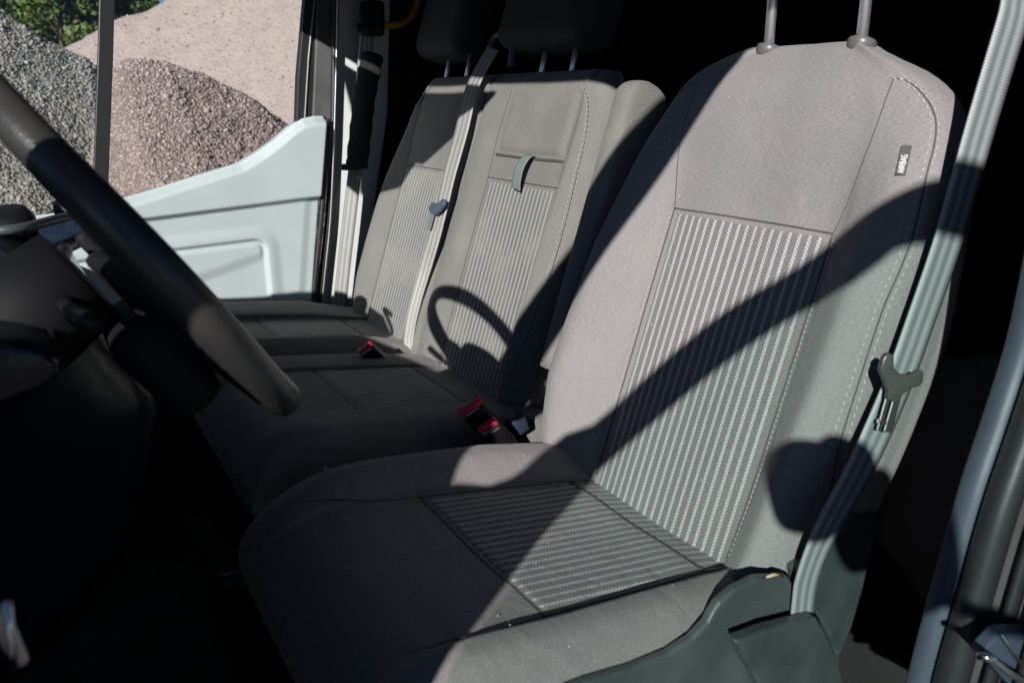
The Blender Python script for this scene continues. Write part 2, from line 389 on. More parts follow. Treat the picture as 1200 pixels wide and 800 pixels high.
link('window_frame', v, f, M['rubber'], dd)
gl = [dpt(.15, .20, -.015), dpt(1.06, .23, -.015), dpt(1.05, .90, -.015), dpt(.80, .935, -.015), dpt(.61, .91, -.015), dpt(.47, .81, -.015), dpt(.185, .52, -.015)]
link('door_glass', *prism_g(gl, DN*-.004), M['dglass'], dd, False)
# added unseen shape in the door window, only there to cast the lobed shadow
bm = thing('lobed_shadow_caster', 'added unseen lobed blocker on an arm in the open door window, casting the lobed seat shadow', 'shadow caster')
def lobe_outline(cw, cz, rw, rz):
    pts = [dpt(cw+rw*(1+.07*math.sin(3*t+cw*40))*math.cos(t), cz+rz*(1+.05*math.sin(4*t+cz*30))*math.sin(t), .03) for t in np.linspace(0, 2*math.pi, 29)[:-1]]
    return prism_g(pts, DN*.022)
link('caster_lobe', *lobe_outline(.478, .562, .048, .058), M['black'], bm, False, bevel=.004)
link('caster_lobe', *lobe_outline(.558, .538, .044, .068), M['black'], bm, False, bevel=.004)
link('caster_lobe', *lobe_outline(.512, .592, .036, .040), M['black'], bm, False, bevel=.004)
link('caster_arm', *tube_g([dpt(.56, .51, .025), dpt(.8, .5, .025), dpt(1.09, .52, .0)], .008), M['black'], bm)
link('door_handle', *tube_g(smooth_path([dpt(.55, .05, .0), dpt(.58, .06, .05), dpt(.8, .1, .05), dpt(.83, .11, 0)], 5), .013), M['black'], dd)

# ---------------------------------------------------------------- seats
TH, PH = R_(18.3), R_(7.9)
class Frame:
    def __init__(s, x, yc, kind):
        s.o = np.array([x, yc, 0.]); s.Y = np.array([0, 1., 0])
        if kind == 'back': s.T = np.array([math.sin(TH), 0, math.cos(TH)]); s.N = np.array([-math.cos(TH), 0, math.sin(TH)])
        else: s.T = np.array([-math.cos(PH), 0, math.sin(PH)]); s.N = np.array([math.sin(PH), 0, math.cos(PH)])
    def __call__(s, t, y, n): return s.o+s.T*t+s.Y*y+s.N*n
def interp(x, xs, ys): return float(np.interp(x, xs, ys))
def sm(a, b, x): t = min(max((x-a)/(b-a), 0), 1); return t*t*(3-2*t)

def pad(name, fr, rows, ctrl, m, parent, nseg=7, uvflip=False):
    """closed upholstery body: ctrl(t)-> list of (y,n); rows = list of (t, squash, tshift)"""
    v = []; uv = []; R = None
    for (t, key) in rows:
        ring = smooth_path([np.array(q) for q in ctrl(t, key)], nseg, closed=True)
        R = len(ring)
        for y, n in ring: v.append(fr(t, y, n)); uv.append((y+n*.6, t))
    f = grid_f(R, len(rows), True)
    f.append(tuple(range(R))[::-1]); f.append(tuple((len(rows)-1)*R+k for k in range(R)))
    return link(name, v, f, m, parent, True, uv)

def surf_strip(name, fr, nfun, ts, y0, y1, lift, m, parent, ny=28, yo=0):
    """thin upholstery panel lying on the body, edges turned down"""
    v = []; uv = []; 
    for i, t in enumerate(ts):
        a, b = y0(t), y1(t)
        for j in range(ny):
            q = j/(ny-1); y = a+(b-a)*q
            e = lift if (0 < i < len(ts)-1 and 0 < j < ny-1) else -.004
            v.append(fr(t, y, nfun(t, y)+e)); uv.append((y+yo, t))
    return link(name, v, grid_f(ny, len(ts)), m, parent, True, uv)

def seam(name, fr, nfun, pts, r, m, parent, off=0., n=8, stitched=False, gap=.0095):
    path = smooth_path([np.array((a, b, 0.)) for a, b in pts], 10)
    P3 = [fr(a[0], a[1], nfun(a[0], a[1])+off) for a in path]
    if not stitched: return link(name, *tube_g(P3, r, 6), m, parent)
    mb = MB(); L = 0; nxt = 0
    for i in range(len(P3)-1):
        seg = P3[i+1]-P3[i]; l = np.linalg.norm(seg); d = seg/(l+1e-9)
        while nxt < L+l:
            a = P3[i]+d*(nxt-L); mb.add(*tube_g([a, a+d*gap*.28, a+d*gap*.62], [r*.5, r, r*.5], 5)); nxt += gap
        L += l
    return link(name, mb.v, mb.f, m, parent)

def squash_rows(t0, t1, tmax, n, ncap=9):
    rows = [(t0+(t1-t0)*i/n, 0.) for i in range(n)]
    for i in range(ncap+1):
        a = math.pi/2*i/ncap; rows.append((t1+(tmax-t1)*math.sin(a), a))
    return rows

# ------- driver seat
drv = thing('driver_chair', 'grey cloth driver seat with pale dashed stripe panels, nearest the open door', 'seat')
FB = Frame(0, 0, 'back')
Wn_k = ([-.06, 0, .08, .2, .35, .45, .5, .53, .56, .59, .615, .635, .65, .662], [.20, .226, .240, .252, .259, .257, .253, .248, .238, .218, .189, .150, .104, .05])
Wf_k = ([-.06, 0, .06, .13, .22, .35, .45, .5, .55, .6, .63, .65, .662], [.20, .268, .292, .302, .300, .285, .275, .268, .252, .228, .196, .145, .08])
def dctrl(t, a):
    tw = [min(t+e_, .662) for e_ in (-.024, -.012, 0, .012, .024)]
    wn, wf = sum(interp(q, *Wn_k) for q in tw)/5, sum(interp(q, *Wf_k) for q in tw)/5
    bo = interp(t, [-.06, .0, .12, .35, .47, .56, .66], [.4, .8, 1, .8, .35, .03, 0])      # bolster strength
    c = math.cos(a)**.6 if a else 1.
    nc = -.045; S = lambda n: nc+(n-nc)*max(c, .03)
    up_ = sm(.3, .55, t)
    crown = .012*sm(.42, .55, t)-.02*sm(.58, .662, t)
    nb = .052*bo
    pts = []
    for w_, sg in ((wn, -1), (wf, 1)):
        wi = .137*min(1, (w_/.245)**1.0)
        side = [(sg*wi*.5, .001+crown), (sg*wi, .0+crown*.9), (sg*(wi+.25*(w_-wi)), .35*nb+.004*(1-sm(.42, .54, t))+crown*.8), (sg*(wi+.62*(w_-wi)), nb+.002), (sg*(w_-.013), nb*.72-.012), (sg*w_, -.040), (sg*(w_-.004-.012*up_), -.082+.030*up_), (sg*(w_-.03), -.115+.03*up_)]
        pts.append([(y, S(n)) for y, n in side])
    return [(0, S(-.001+crown))]+pts[1]+[(0, S(-.122))]+pts[0][::-1]
def nfun_from(ctrl, lim, t1=9., tmax=10., nc=-.045):
    cache = {}
    def f(t, y):
        k = round(t, 4)
        if k not in cache:
            a_ = math.asin(min(max((t-t1)/(tmax-t1), 0), .999)); l2 = nc+(lim-nc)*(max(math.cos(a_)**.6, .03) if a_ else 1)
            ring = smooth_path([np.array(q) for q in ctrl(t, a_)], 7, closed=True)
            half = [r for r in ring if r[1] > l2]; half = sorted(half, key=lambda r: r[0])
            cache[k] = (np.array([h[0] for h in half]), np.array([h[1] for h in half]))
        a, b = cache[k]; return float(np.interp(y, a, b))
    return f
nb_ = nfun_from(dctrl, -.039, .60, .664)
pad('backrest', FB, squash_rows(-.055, .60, .664, 52, 12), dctrl, M['grey'], drv)
ts = np.linspace(-.045, .418, 64)
surf_strip('stripe_panel', FB, nb_, ts, lambda t: -.137, lambda t: .137, .0014, M['stripe'], drv)
seam('seam_line', FB, nb_, [(.004, .139), (.15, .139), (.3, .139), (.4185, .1385)], .0013, M['seam'], drv)
seam('seam_line', FB, nb_, [(.004, -.139), (.15, -.139), (.3, -.139), (.4185, -.1385)], .0013, M['seam'], drv)
seam('seam_line', FB, nb_, [(.4195, .139), (.4205, 0), (.4195, -.139)], .0013, M['seam'], drv)
seam('seam_line', FB, nb_, [(.42, -.139), (.47, -.150), (.53, -.158), (.58, -.158), (.600, -.157)], .0011, M['seam'], drv, -.0006)
seam('seam_line', FB, nb_, [(.42, .139), (.47, .150), (.53, .158), (.58, .158), (.600, .157)], .0011, M['seam'], drv, -.0006)
seam('stitching', FB, nb_, [(.01, -.1435), (.2, -.1435), (.415, -.143)], .00075, M['thread'], drv, .0006, stitched=True, gap=.007)
seam('stitching', FB, nb_, [(.01, .1435), (.2, .1435), (.415, .143)], .00075, M['thread'], drv, .0006, stitched=True, gap=.007)
sp = [(.06, -.236), (.15, -.240), (.3, -.243), (.42, -.243), (.50, -.232), (.54, -.224), (.568, -.210), (.588, -.190), (.599, -.172), (.602, -.158)]
seam('seam_line', FB, nb_, sp, .0013, M['seam'], drv, -.0008)
seam('stitching', FB, nb_, [(t, y+.0035) for t, y in sp], .0009, M['thread'], drv, .0006, stitched=True)
seam('stitching', FB, nb_, [(t, y-.0030) for t, y in sp], .0008, M['thread'], drv, .0006, stitched=True)
sf = [(t, -y+.022 if t < .5 else -y+.012) for t, y in sp]
seam('seam_line', FB, nb_, sf, .0013, M['seam'], drv, -.0008)
# AIRBAG tag sewn in the side seam
def glyph(chs, o3, ux, uy, h, m, parent, name='lettering', th=.0004, gapk=.32):
    """block capitals from strokes on a 3x5 grid"""
    G = {'A': [((0,0),(0,3.2)),((0,3.2),(1,5)),((1,5),(2,3.2)),((2,3.2),(2,0)),((0,2),(2,2))], 'I': [((0,0),(0,5))],
         'R': [((0,0),(0,5)),((0,5),(2,5)),((2,5),(2,2.7)),((2,2.7),(0,2.7)),((.8,2.7),(2,0))],
         'B': [((0,0),(0,5)),((0,5),(1.8,5)),((1.8,5),(1.8,2.7)),((0,2.7),(2,2.7)),((2,2.7),(2,0)),((2,0),(0,0))],
         'G': [((2,4.4),(1.5,5)),((1.5,5),(0,5)),((0,5),(0,0)),((0,0),(2,0)),((2,0),(2,2.3)),((2,2.3),(1.1,2.3))]}
    mb = MB(); x = 0; k = h/5; nn = np.cross(ux, uy)
    for ch in chs:
        for (a, b) in G[ch]:
            p = o3+ux*(x+a[0]*k)+uy*a[1]*k; q = o3+ux*(x+b[0]*k)+uy*b[1]*k
            mb.add(*tube_g([p, q], k*.42, 4, up=nn))
        x += (0 if ch == 'I' else 2)*k+1.5*k
    return link(name, mb.v, mb.f, m, parent, False)
a0 = FB(.485, -.213, nb_(.485, -.213)+.002); a1 = FB(.530, -.2035, nb_(.530, -.2035)+.002)
ux = (a1-a0)/np.linalg.norm(a1-a0); nn = FB.N*.8-FB.Y*.45; nn = nn-ux*(nn@ux); nn /= np.linalg.norm(nn); uy = np.cross(nn, ux)
tg = link('airbag_label', *obox_g((a0+a1)/2, ux*.0175, uy*.0052, nn*.0010), M['label'], drv, False, bevel=.0006)
glyph('AIRBAG', (a0+a1)/2-ux*.0148-uy*.0029+nn*.0014, ux, uy, .0058, M['print_'], tg)
# headrest posts
for y in (-.074, .074):
    b0 = FB(.654, y, -.026); up = (FB.T*.95+FB.N*.31); up /= np.linalg.norm(up)
    link('headrest_post', *tube_g([b0-up*.02, b0+up*.26], .0070, 16), M['post'], drv)
    link('post_collar', *lathe_g(b0, FB.T, [(.011, -.012), (.016, -.004), (.0175, .000), (.0178, .005), (.0165, .0072), (.009, .0075)], 24), M['collar'], drv)
hr = [(0, .22), ]
mb = MB(); c = FB(.98, 0, .08)
hd = link('headrest', *obox_g(c, FB.N*.055, FB.Y*.13, FB.T*.085), M['side'], drv, True, bevel=.045, seg=5)
hd.data.uv_layers.new(name='uv')

# cushion
FC = Frame(0, 0, 'cush')
def cctrl(t, a):
    wn = interp(t, [-.12, -.02, .06, .3, .42, .5, .56], [.20, .212, .234, .240, .240, .232, .20])
    wf = interp(t, [-.12, -.02, .06, .3, .42, .5, .56], [.26, .28, .285, .285, .275, .25, .20])
    bo = interp(t, [-.12, .02, .15, .35, .5], [.3, .8, 1, .8, .3])
    drop = -.115*sm(.47, .575, t)*0
    c = max(math.cos(a), .10)**.75 if a else 1.
    nc = -.10; S = lambda n: nc+(n-nc)*c
    wi = interp(t, [0, .285, .5], [.139, .154, .15]); nb = .034*bo
    dip = -.004*sm(0, .1, t)-.010*(1-sm(-.02, .08, t))
    pts = []
    for w_, sg in ((wn, -1), (wf, 1)):
        nb = (.015 if sg < 0 else .034)*bo
        side = [(sg*wi*.5, dip), (sg*wi, dip+.001), (sg*(wi+.012), dip+.004+.2*nb), (sg*(wi+.34*(w_-wi)), nb), (sg*(wi+.68*(w_-wi)), nb-.006), (sg*w_, -.03), (sg*(w_+.002), -.10), (sg*(w_-.02), -.17)]
        pts.append([(y, S(n)) for y, n in side])
    return [(0, S(dip-.002))]+pts[1]+[(0, S(-.175))]+pts[0][::-1]
nc_ = nfun_from(cctrl, -.029)
pad('seat_cushion', FC, squash_rows(-.10, .37, .503, 40, 14), cctrl, M['side'], drv)
ts = np.linspace(-.04, .286, 48)
surf_strip('stripe_panel', FC, nc_, ts, lambda t: -(.139+.015*t/.285), lambda t: .139+.015*t/.285, .0014, M['stripe'], drv)
for sg in (-1, 1):
    seam('seam_line', FC, nc_, [(.0, sg*.1405), (.15, sg*.149), (.288, sg*.1555)], .0016, M['seam'], drv)
seam('seam_line', FC, nc_, [(.287, .155), (.288, 0), (.287, -.155)], .0010, M['seam'], drv)
seam('seam_line', FC, nc_, [(.046, .141), (.046, 0), (.046, -.141)], .0022, M['seam'], drv, .0008)
seam('seam_line', FC, nc_, [(.288, .155), (.36, .16), (.45, .17)], .0010, M['seam'], drv)
seam('seam_line', FC, nc_, [(.288, -.155), (.36, -.16), (.45, -.17)], .0010, M['seam'], drv)
# lower seam of the outer bolster, above the plastic
lowp = [(.06, -.2335), (.1, -.2355), (.2, -.2375), (.3, -.2395), (.4, -.239)]
def low_pt(t, y, dn): return FC(t, y-.001, -.03+dn)
for k, (dn, r, st_) in enumerate(((-.012, .0013, False), (-.008, .0007, True))):
    path = smooth_path([low_pt(t, y, dn) for t, y in lowp], 10)
    if not st_: link('seam_line', *tube_g(path, r, 6), M['seam'], drv)
    else:
        mb = MB()
        for i in range(0, len(path)-1): mb.add(*tube_g([path[i], (path[i]*.4+path[i+1]*.6)], r, 5))
        link('stitching', mb.v, mb.f, M['thread'], drv)
mb = MB(); rl_ = np.random.default_rng(12)
for k in range(70):
    if k % 2: t, y = rl_.uniform(.0, .36), rl_.uniform(-.24, .24); p = FC(t, y, nc_(t, y)+.0016); nn_ = FC.N
    else: t, y = rl_.uniform(.02, .58), rl_.uniform(-.22, .22); p = FB(t, y, nb_(t, y)+.0016); nn_ = FB.N
    q_ = rl_.normal(0, 1, 3); q_ -= nn_*(q_@nn_); q_ /= np.linalg.norm(q_); l_ = rl_.uniform(.0006, .0024)
    mb.add(*tube_g([p, p+q_*l_], rl_.uniform(.0003, .0006), 4))
link('lint', mb.v, mb.f, M['print_'], drv, kind='stuff')
# folded armrest beside the inboard bolster
FA = Frame(.005, .322, 'back')
def actrl(t, a):
    c = max(math.cos(a), .15) if a else 1.
    S = lambda n: -.02+(n+.02)*c
    w_ = .025*(.35+.65*c)
    return [(0, S(.022)), (w_*.75, S(.017)), (w_, S(-.002)), (w_*.9, S(-.06)), (0, S(-.068)), (-w_*.9, S(-.06)), (-w_, S(-.002)), (-w_*.75, S(.017))]
pad('armrest', FA, squash_rows(.12, .585, .615, 26, 8), actrl, M['bench'], drv, 5)
# plastic side cover, recliner cover and belt slot cover
Yp = -.246
sc_px = [(888, 677), (862, 690), (844, 705), (836, 717), (830, 729), (812, 748), (785, 765), (742, 782), (690, 797), (600, 830), (520, 870), (520, 960), (1000, 960), (985, 800), (985, 770), (958, 722), (940, 700), (925, 675)]
o = link('side_cover', *prism_g([Py(x, y, Yp) for x, y in sc_px], (0, .012, 0)), M['plastic'], drv, False, bevel=.004, seg=3)
rc_px = [(940, 672), (962, 655), (985, 625), (1003, 603), (1034, 606), (1022, 650), (1013, 690), (1000, 735), (985, 772), (968, 740), (945, 705)]
o = link('recliner_cover', *prism_g([Py(x, y, -.250) for x, y in rc_px], (0, .026, 0)), M['plastic2'], drv, False, bevel=.006, seg=3)
bc_px = [(863, 752), (900, 738), (958, 723), (966, 735), (984, 775), (1002, 850), (960, 930), (905, 830)]
o = link('slot_cover', *prism_g([Py(x, y, -.277) for x, y in bc_px], (0, .017, 0)), M['plastic2'], drv, False, bevel=.004, seg=3)
link('panel_gap', *prism_g([Py(x, y, -.2485) for x, y in [(860, 746), (925, 727), (925, 731), (866, 752)]], (0, .004, 0)), M['seam'], drv, False)
link('seat_riser', *box_g((-.42, -.20, -.46), (.02, .22, -.13)), M['black'], drv, False, bevel=.02)
cr = link('foam_crumb', *tube_g([Py(898, 676, -.244), Py(906, 673, -.244), Py(916, 673, -.243)], [.001, .0022, .001], 6), M['crumb'], None)
tag(cr, 'tiny orange scrap at the lower outer corner of the driver backrest', 'scrap')
cp = Pz(345, 556, .0)
cr = link('crumb', *lathe_g(FC(.395, .235, nc_(.395, .235)+.001), FC.N, [(.001, -.001), (.003, .0005), (.0022, .002), (.0005, .0026)], 7), M['crumb'], None)
tag(cr, 'tiny pale crumb on the shaded front edge of the driver cushion', 'crumb')

# ------- passenger double bench
ben = thing('passenger_bench', 'dusty grey double passenger bench seat beyond the driver seat', 'seat')
FBb = Frame(.039, 0, 'back')
BY0, BY1 = .425, 1.305
def bctrl(t, a):
    k = interp(t, [-.05, .05, .2, .45, .55, .6, .63], [.02, .0, -.005, .0, .012, .035, .07])
    u_ = sm(.2, .5, t); ca = .035*(1-math.cos(a))
    y0, y1 = BY0+k*.55+ca, BY1-k*1.35-.02*sm(.35, .5, t)-ca
    bo = interp(t, [-.05, .1, .3, .5, .63], [.6, 1, .8, .3, 0])
    c = max(math.cos(a), .12)**.7 if a else 1.
    S = lambda n: -.055+(n+.055)*c
    nb = .03*bo
    pts = [(y0+.012+.02*u_, -.085+.02*u_), (y0+.003, -.045), (y0+.012, -.014+nb*.3), (y0+.05, nb+.0), (.50, .004*bo), (.53, 0), (.63, -.002), (.73, 0), (.765, .004*bo), (.815, nb*.75), (.857, nb*.5+.002), (.865, nb*.2-.008), (.873, nb*.5+.002), (.915, nb*.75), (.965, .004*bo), (1.0, 0), (1.08, -.002), (1.16, 0), (1.195, .004*bo), (y1-.05, nb*1.15), (y1-.012, nb*.3-.012), (y1, -.05), (y1-.01, -.09), (.86, -.11)]
    return [(y, S(n)) for y, n in pts][::-1]
nbb = nfun_from(bctrl, -.044, .600, .650, -.055)
pad('backrest', FBb, squash_rows(-.04, .600, .650, 44, 8), bctrl, M['bench'], ben, 6)
ts = np.linspace(-.03, .413, 52)
surf_strip('stripe_panel', FBb, nbb, ts, lambda t: .499, lambda t: .763, .0014, M['bstripe'], ben)
surf_strip('stripe_panel', FBb, nbb, ts, lambda t: .967, lambda t: 1.193, .0014, M['bstripe'], ben)
for y in (.4975, .7645, .9655, 1.1945): seam('seam_line', FBb, nbb, [(.0, y), (.2, y), (.415, y), (.5, y+(.006 if y in (.7645, 1.1945) else -.004)), (.60, y)], .0013, M['seam'], ben, -.0006)
for a_, b_ in ((.4975, .7645), (.9655, 1.1945)): seam('seam_line', FBb, nbb, [(.4145, a_), (.4145, (a_+b_)/2), (.4145, b_)], .0013, M['seam'], ben)
sp = [(.05, .462), (.15, .450), (.3, .444), (.45, .452), (.53, .462), (.58, .482), (.605, .51)]
seam('seam_line', FBb, nbb, sp, .0012, M['seam'], ben, -.0006)
seam('stitching', FBb, nbb, [(t, y+.004) for t, y in sp], .0009, M['thread'], ben, .0006, stitched=True)
seam('stitching', FBb, nbb, [(t, y-.002) for t, y in sp], .0009, M['thread'], ben, .0006, stitched=True)
# flap of the fold-down table in the centre backrest, with its pull loop
ts = np.linspace(.468, .600, 14)
surf_strip('table_flap', FBb, nbb, ts, lambda t: .505, lambda t: .755, .006, M['bench'], ben, 20)
seam('seam_line', FBb, nbb, [(.464, .505), (.4635, .63), (.464, .756)], .0030, M['seam'], ben, .0005)
lp = [FBb(.470, .615, .004), FBb(.462, .617, .014), FBb(.440, .620, .020), FBb(.415, .624, .017), FBb(.398, .627, .011)]
v, f, uv = ribbon_g(smooth_path(lp, 6), FBb.Y, .015, .0009)
link('pull_loop', v, f, M['loop'], ben, True, uv)
# small side label at the outer edge
link('side_label', *obox_g(FBb(.40, BY1-.006, -.045), FBb.T*.014, FBb.Y*.002, FBb.N*.004), M['print_'], ben, False)
# headrests
for yc, hw_, yp in ((.700, .160, (.722, .612)), (1.165, .120, (1.165, 1.055))):
    h = link('headrest', *obox_g(FBb(.780, yc, -.025), FBb.N*.055, FBb.Y*hw_, FBb.T*.092), M['shaded_headcloth'], ben, True, bevel=.035, seg=5); h.data.uv_layers.new(name='uv')
    for y in yp:
        link('headrest_post', *tube_g([FBb(.62, y, -.035), FBb(.70, y, -.03)], .0062, 14), M['post'], ben)
        link('post_collar', *lathe_g(FBb(.633, y, -.035), FBb.T, [(.012, -.006), (.016, -.001), (.016, .004), (.008, .006)], 18), M['black'], ben)
# bench cushions
FCb = Frame(.039, 0, 'cush')
def mk_bc(y0, y1, wi0, wi1, high=0.):
    def ctrl(t, a):
        c = max(math.cos(a), .10)**.7 if a else 1.
        S = lambda n: -.10+(n+.10)*c
        k = .02*sm(.36, .5, t); e0, e1 = y0+k, y1-k
        b_ = interp(t, [-.08, .03, .15, .5], [.1, .5, 1, .8])*(.012+high)
        pts = [(e0+.01, -.15), (e0, -.08), (e0+.004, -.025), (e0+.03, b_), (wi0-.005, b_*.7), (wi0+.012, 0), ((wi0+wi1)/2, .001), (wi1-.012, 0), (wi1+.005, b_*.7), (e1-.03, b_), (e1-.004, -.025), (e1, -.08), (e1-.01, -.15), ((e0+e1)/2, -.155)]
        return [(y, S(n)) for y, n in pts][::-1]
    return ctrl
for (y0, y1, w0, w1, hi) in ((.365, .860, .49, .755, .0), (.868, 1.33, .96, 1.20, .018)):
    ct = mk_bc(y0, y1, w0, w1, hi); nf = nfun_from(ct, -.024)
    pad('seat_cushion', FCb, squash_rows(-.07, .38, .492, 30, 10), ct, M['bench'], ben, 6)
    surf_strip('stripe_panel', FCb, nf, np.linspace(.075, .285, 26), lambda t: w0+.004, lambda t: w1-.004, .0014, M['bstripe'], ben)
    for y in (w0+.003, w1-.003): seam('seam_line', FCb, nf, [(.02, y), (.15, y), (.29, y), (.42, y)], .0013, M['seam'], ben)
    seam('seam_line', FCb, nf, [(.074, w0), (.074, (w0+w1)/2), (.074, w1)], .0012, M['seam'], ben)
    seam('seam_line', FCb, nf, [(.287, w0), (.287, (w0+w1)/2), (.287, w1)], .0010, M['seam'], ben)
link('bench_base', *box_g((-.42, .42, -.46), (.0, 1.28, -.12)), M['black'], ben, False, bevel=.02)

# ---------------------------------------------------------------- belts
def belt(name, lab, pts, wd, hw, m, n=10):
    t = thing(name, lab, 'seat belt')
    path = smooth_path(pts, n); k = len(path)
    W = [np.array([np.interp(i/(k-1), np.linspace(0, 1, len(wd)), [q[c] for q in wd]) for c in range(3)]) for i in range(k)]
    H = [float(np.interp(i/(k-1), np.linspace(0, 1, len(hw)), hw)) for i in range(k)]
    v, f, uv = ribbon_g(path, W, H); link('webbing', v, f, m, t, True, uv); return t
vw = Rv*.84+Fv*.5+Uv*-.1
pts = [np.array([.235, -.395, .97]), Py(1222, -90, -.300), Py(1185, 30, -.295), Py(1149, 150, -.288), Py(1115, 270, -.282), Py(1081, 370, -.280), Py(1050, 455, -.281), Py(1010, 545, -.281), Py(969, 620, -.276), Py(949, 668, -.268), Py(942, 700, -.262), Py(937, 750, -.256)]
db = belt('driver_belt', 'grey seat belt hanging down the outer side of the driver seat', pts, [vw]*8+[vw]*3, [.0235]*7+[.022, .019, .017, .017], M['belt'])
link('belt_ring', *tube_g(smooth_path([(.225, -.43, .965), (.25, -.365, .965), (.24, -.37, .99), (.21, -.44, .99)], 4), .005, 8), M['steel'], db)
link('anchor_cover', *obox_g((.235, -.43, .985), (.03, 0, 0), (0, .02, 0), (0, 0, .035)), M['black'], db, True, bevel=.01, seg=3)
# tongue on the driver belt
c = Py(1049, 440, -.293); rx = Rv*.98+Fv*.1; rx /= np.linalg.norm(rx)
dn_ = np.array(pts[7])-np.array(pts[5]); uy = -dn_/np.linalg.norm(dn_); rx = rx-uy*(rx@uy); rx /= np.linalg.norm(rx)
uyv = uy*.55+np.array([0, 0, 1])*.45; uyv /= np.linalg.norm(uyv); rx = rx-uyv*(rx@uyv); rx /= np.linalg.norm(rx); nz = np.cross(rx, uyv)
if nz@Fv > 0: nz = -nz
def tpt(a, b, o=0.): return c+rx*a*.76+uyv*(b*.85)+nz*o
tong = thing('belt_tongue', 'dark T-shaped latch tongue threaded on the driver seat belt', 'belt tongue')
outl = [(-.031, .020), (-.026, .027), (-.017, .025), (-.012, .010), (.0, .004), (.014, .006), (.022, .014), (.029, .013), (.033, .000), (.029, -.006), (.018, -.010), (.010, -.020), (.009, -.030), (-.010, -.030), (-.012, -.018), (-.022, -.006), (-.031, .004)]
link('tongue_body', *prism_g([tpt(a, b, .003) for a, b in outl], nz*.008), M['latch'], tong, True, bevel=.0025, seg=3)
for a in (-.0065, .0060):
    link('metal_blade', *obox_g(tpt(a, -.042, .006), rx*(.0026 if a < 0 else .0042), uyv*.022, nz*.0012), M['steel'], tong, False, bevel=.0008)
link('metal_blade', *obox_g(tpt(0, -.057, .006), rx*.0095, uyv*.0025, nz*.0011), M['steel'], tong, False, bevel=.0008)

# centre belt across the bench back
vb = np.array([0, 1., 0])*.95+FBb.T*-.1+FBb.N*.15
bp = [FBb(.690, .872, .012), FBb(.60, .885, .030), FBb(.50, .872, .036), FBb(.40, .868, .040), FBb(.30, .862, .040), FBb(.20, .872, .038), FBb(.10, .885, .034), FBb(.02, .890, .025), FBb(-.03, .880, .01)]
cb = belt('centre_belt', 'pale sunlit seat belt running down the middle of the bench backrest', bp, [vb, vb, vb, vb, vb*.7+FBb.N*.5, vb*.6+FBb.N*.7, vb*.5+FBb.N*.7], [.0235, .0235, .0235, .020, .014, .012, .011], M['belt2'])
gd = thing('belt_guide', 'dark plastic belt guide on top of the bench between the headrests', 'belt guide')
link('guide_body', *obox_g(FBb(.635, .845, -.055), FBb.N*.03, FBb.Y*.045, FBb.T*.022), M['black'], gd, True, bevel=.01, seg=3)
link('guide_loop', *tube_g(smooth_path([FBb(.655, .905, -.0), FBb(.71, .905, .0), FBb(.725, .88, .0), FBb(.725, .84, .0), FBb(.71, .815, .0), FBb(.655, .812, -.01)], 5), .0085, 10), M['blue'], gd)
cc = FBb(.322, .864, .048)
tg2 = thing('belt_tongue', 'small grey latch tongue clipped on the centre belt of the bench', 'belt tongue')
def t2(a, b, o=0.): return cc+FBb.Y*-a+FBb.T*b+FBb.N*o
link('tongue_body', *prism_g([t2(a, b) for a, b in [(-.034, .002), (-.022, .012), (.0, .010), (.022, .024), (.034, .024), (.036, .012), (.022, -.004), (.006, -.014), (-.018, -.012), (-.030, -.006)]], FBb.N*.008), M['blue'], tg2, True, bevel=.002)
link('metal_blade', *obox_g(t2(-.014, -.03, .004), FBb.Y*.010, FBb.T*.018, FBb.N*.0012), M['steel'], tg2, False, bevel=.0008)

# passenger belt on the far pillar with its black pad
yb = 1.335
pp = [Py(437, -40, yb), Py(431, 30, yb), Py(424, 110, yb), Py(417, 190, yb-.005), Py(410, 250, yb-.01), Py(402, 320, yb-.01), Py(395, 390, yb-.01)]
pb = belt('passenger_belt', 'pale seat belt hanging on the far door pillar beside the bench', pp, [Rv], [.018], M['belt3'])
pdp = smooth_path([Py(437, 62, yb-.02), Py(433, 84, yb-.02), Py(427, 115, yb-.02), Py(423, 150, yb-.02), Py(419, 186, yb-.02), Py(418, 197, yb-.02)], 5)
rr = [.018]+[.029+.0015*math.sin(i*1.9) for i in range(len(pdp)-2)]+[.022]
o = link('belt_pad', *tube_g(pdp, rr, 20, flat=.5, up=Fv), M['pad'], None)
tag(o, 'black fleecy shoulder pad wrapped round the passenger seat belt', 'belt pad')
o = thing('belt_anchor', 'black belt anchor at the top of the far pillar', 'belt anchor')
link('anchor_cover', *obox_g(Py(436, 22, yb-.02), Rv*.032, Uv*.045, Fv*.012), M['black'], o, True, bevel=.014, seg=4)
link('anchor_wing', *obox_g(Py(427, 34, yb-.03), Rv*.020, Uv*.012, Fv*.01), M['black'], o, True, bevel=.006, seg=3)
o = thing('belt_tongue', 'black latch tongue hanging just below the black belt pad', 'belt tongue')
link('tongue_body', *obox_g(Py(410, 196, yb-.035), Rv*.022, Uv*.008, Fv*.006), M['black'], o, True, bevel=.003)
q = [Py(x, y, yb-.035) for x, y in [(416, 198), (425, 199), (424, 208), (418, 208)]]
link('metal_loop', *tube_g(q, .0014, 6, closed=True), M['steel'], o)
o = link('grab_handle', *tube_g(smooth_path([Py(492, -40, 1.37), Py(490, -5, 1.37), Py(486, 14, 1.37), Py(476, 26, 1.37), Py(462, 30, 1.37), Py(448, 29, 1.38)], 6), .009, 14), M['yellow'], None)
tag(o, 'curved orange-yellow grab handle behind the far pillar', 'grab handle')

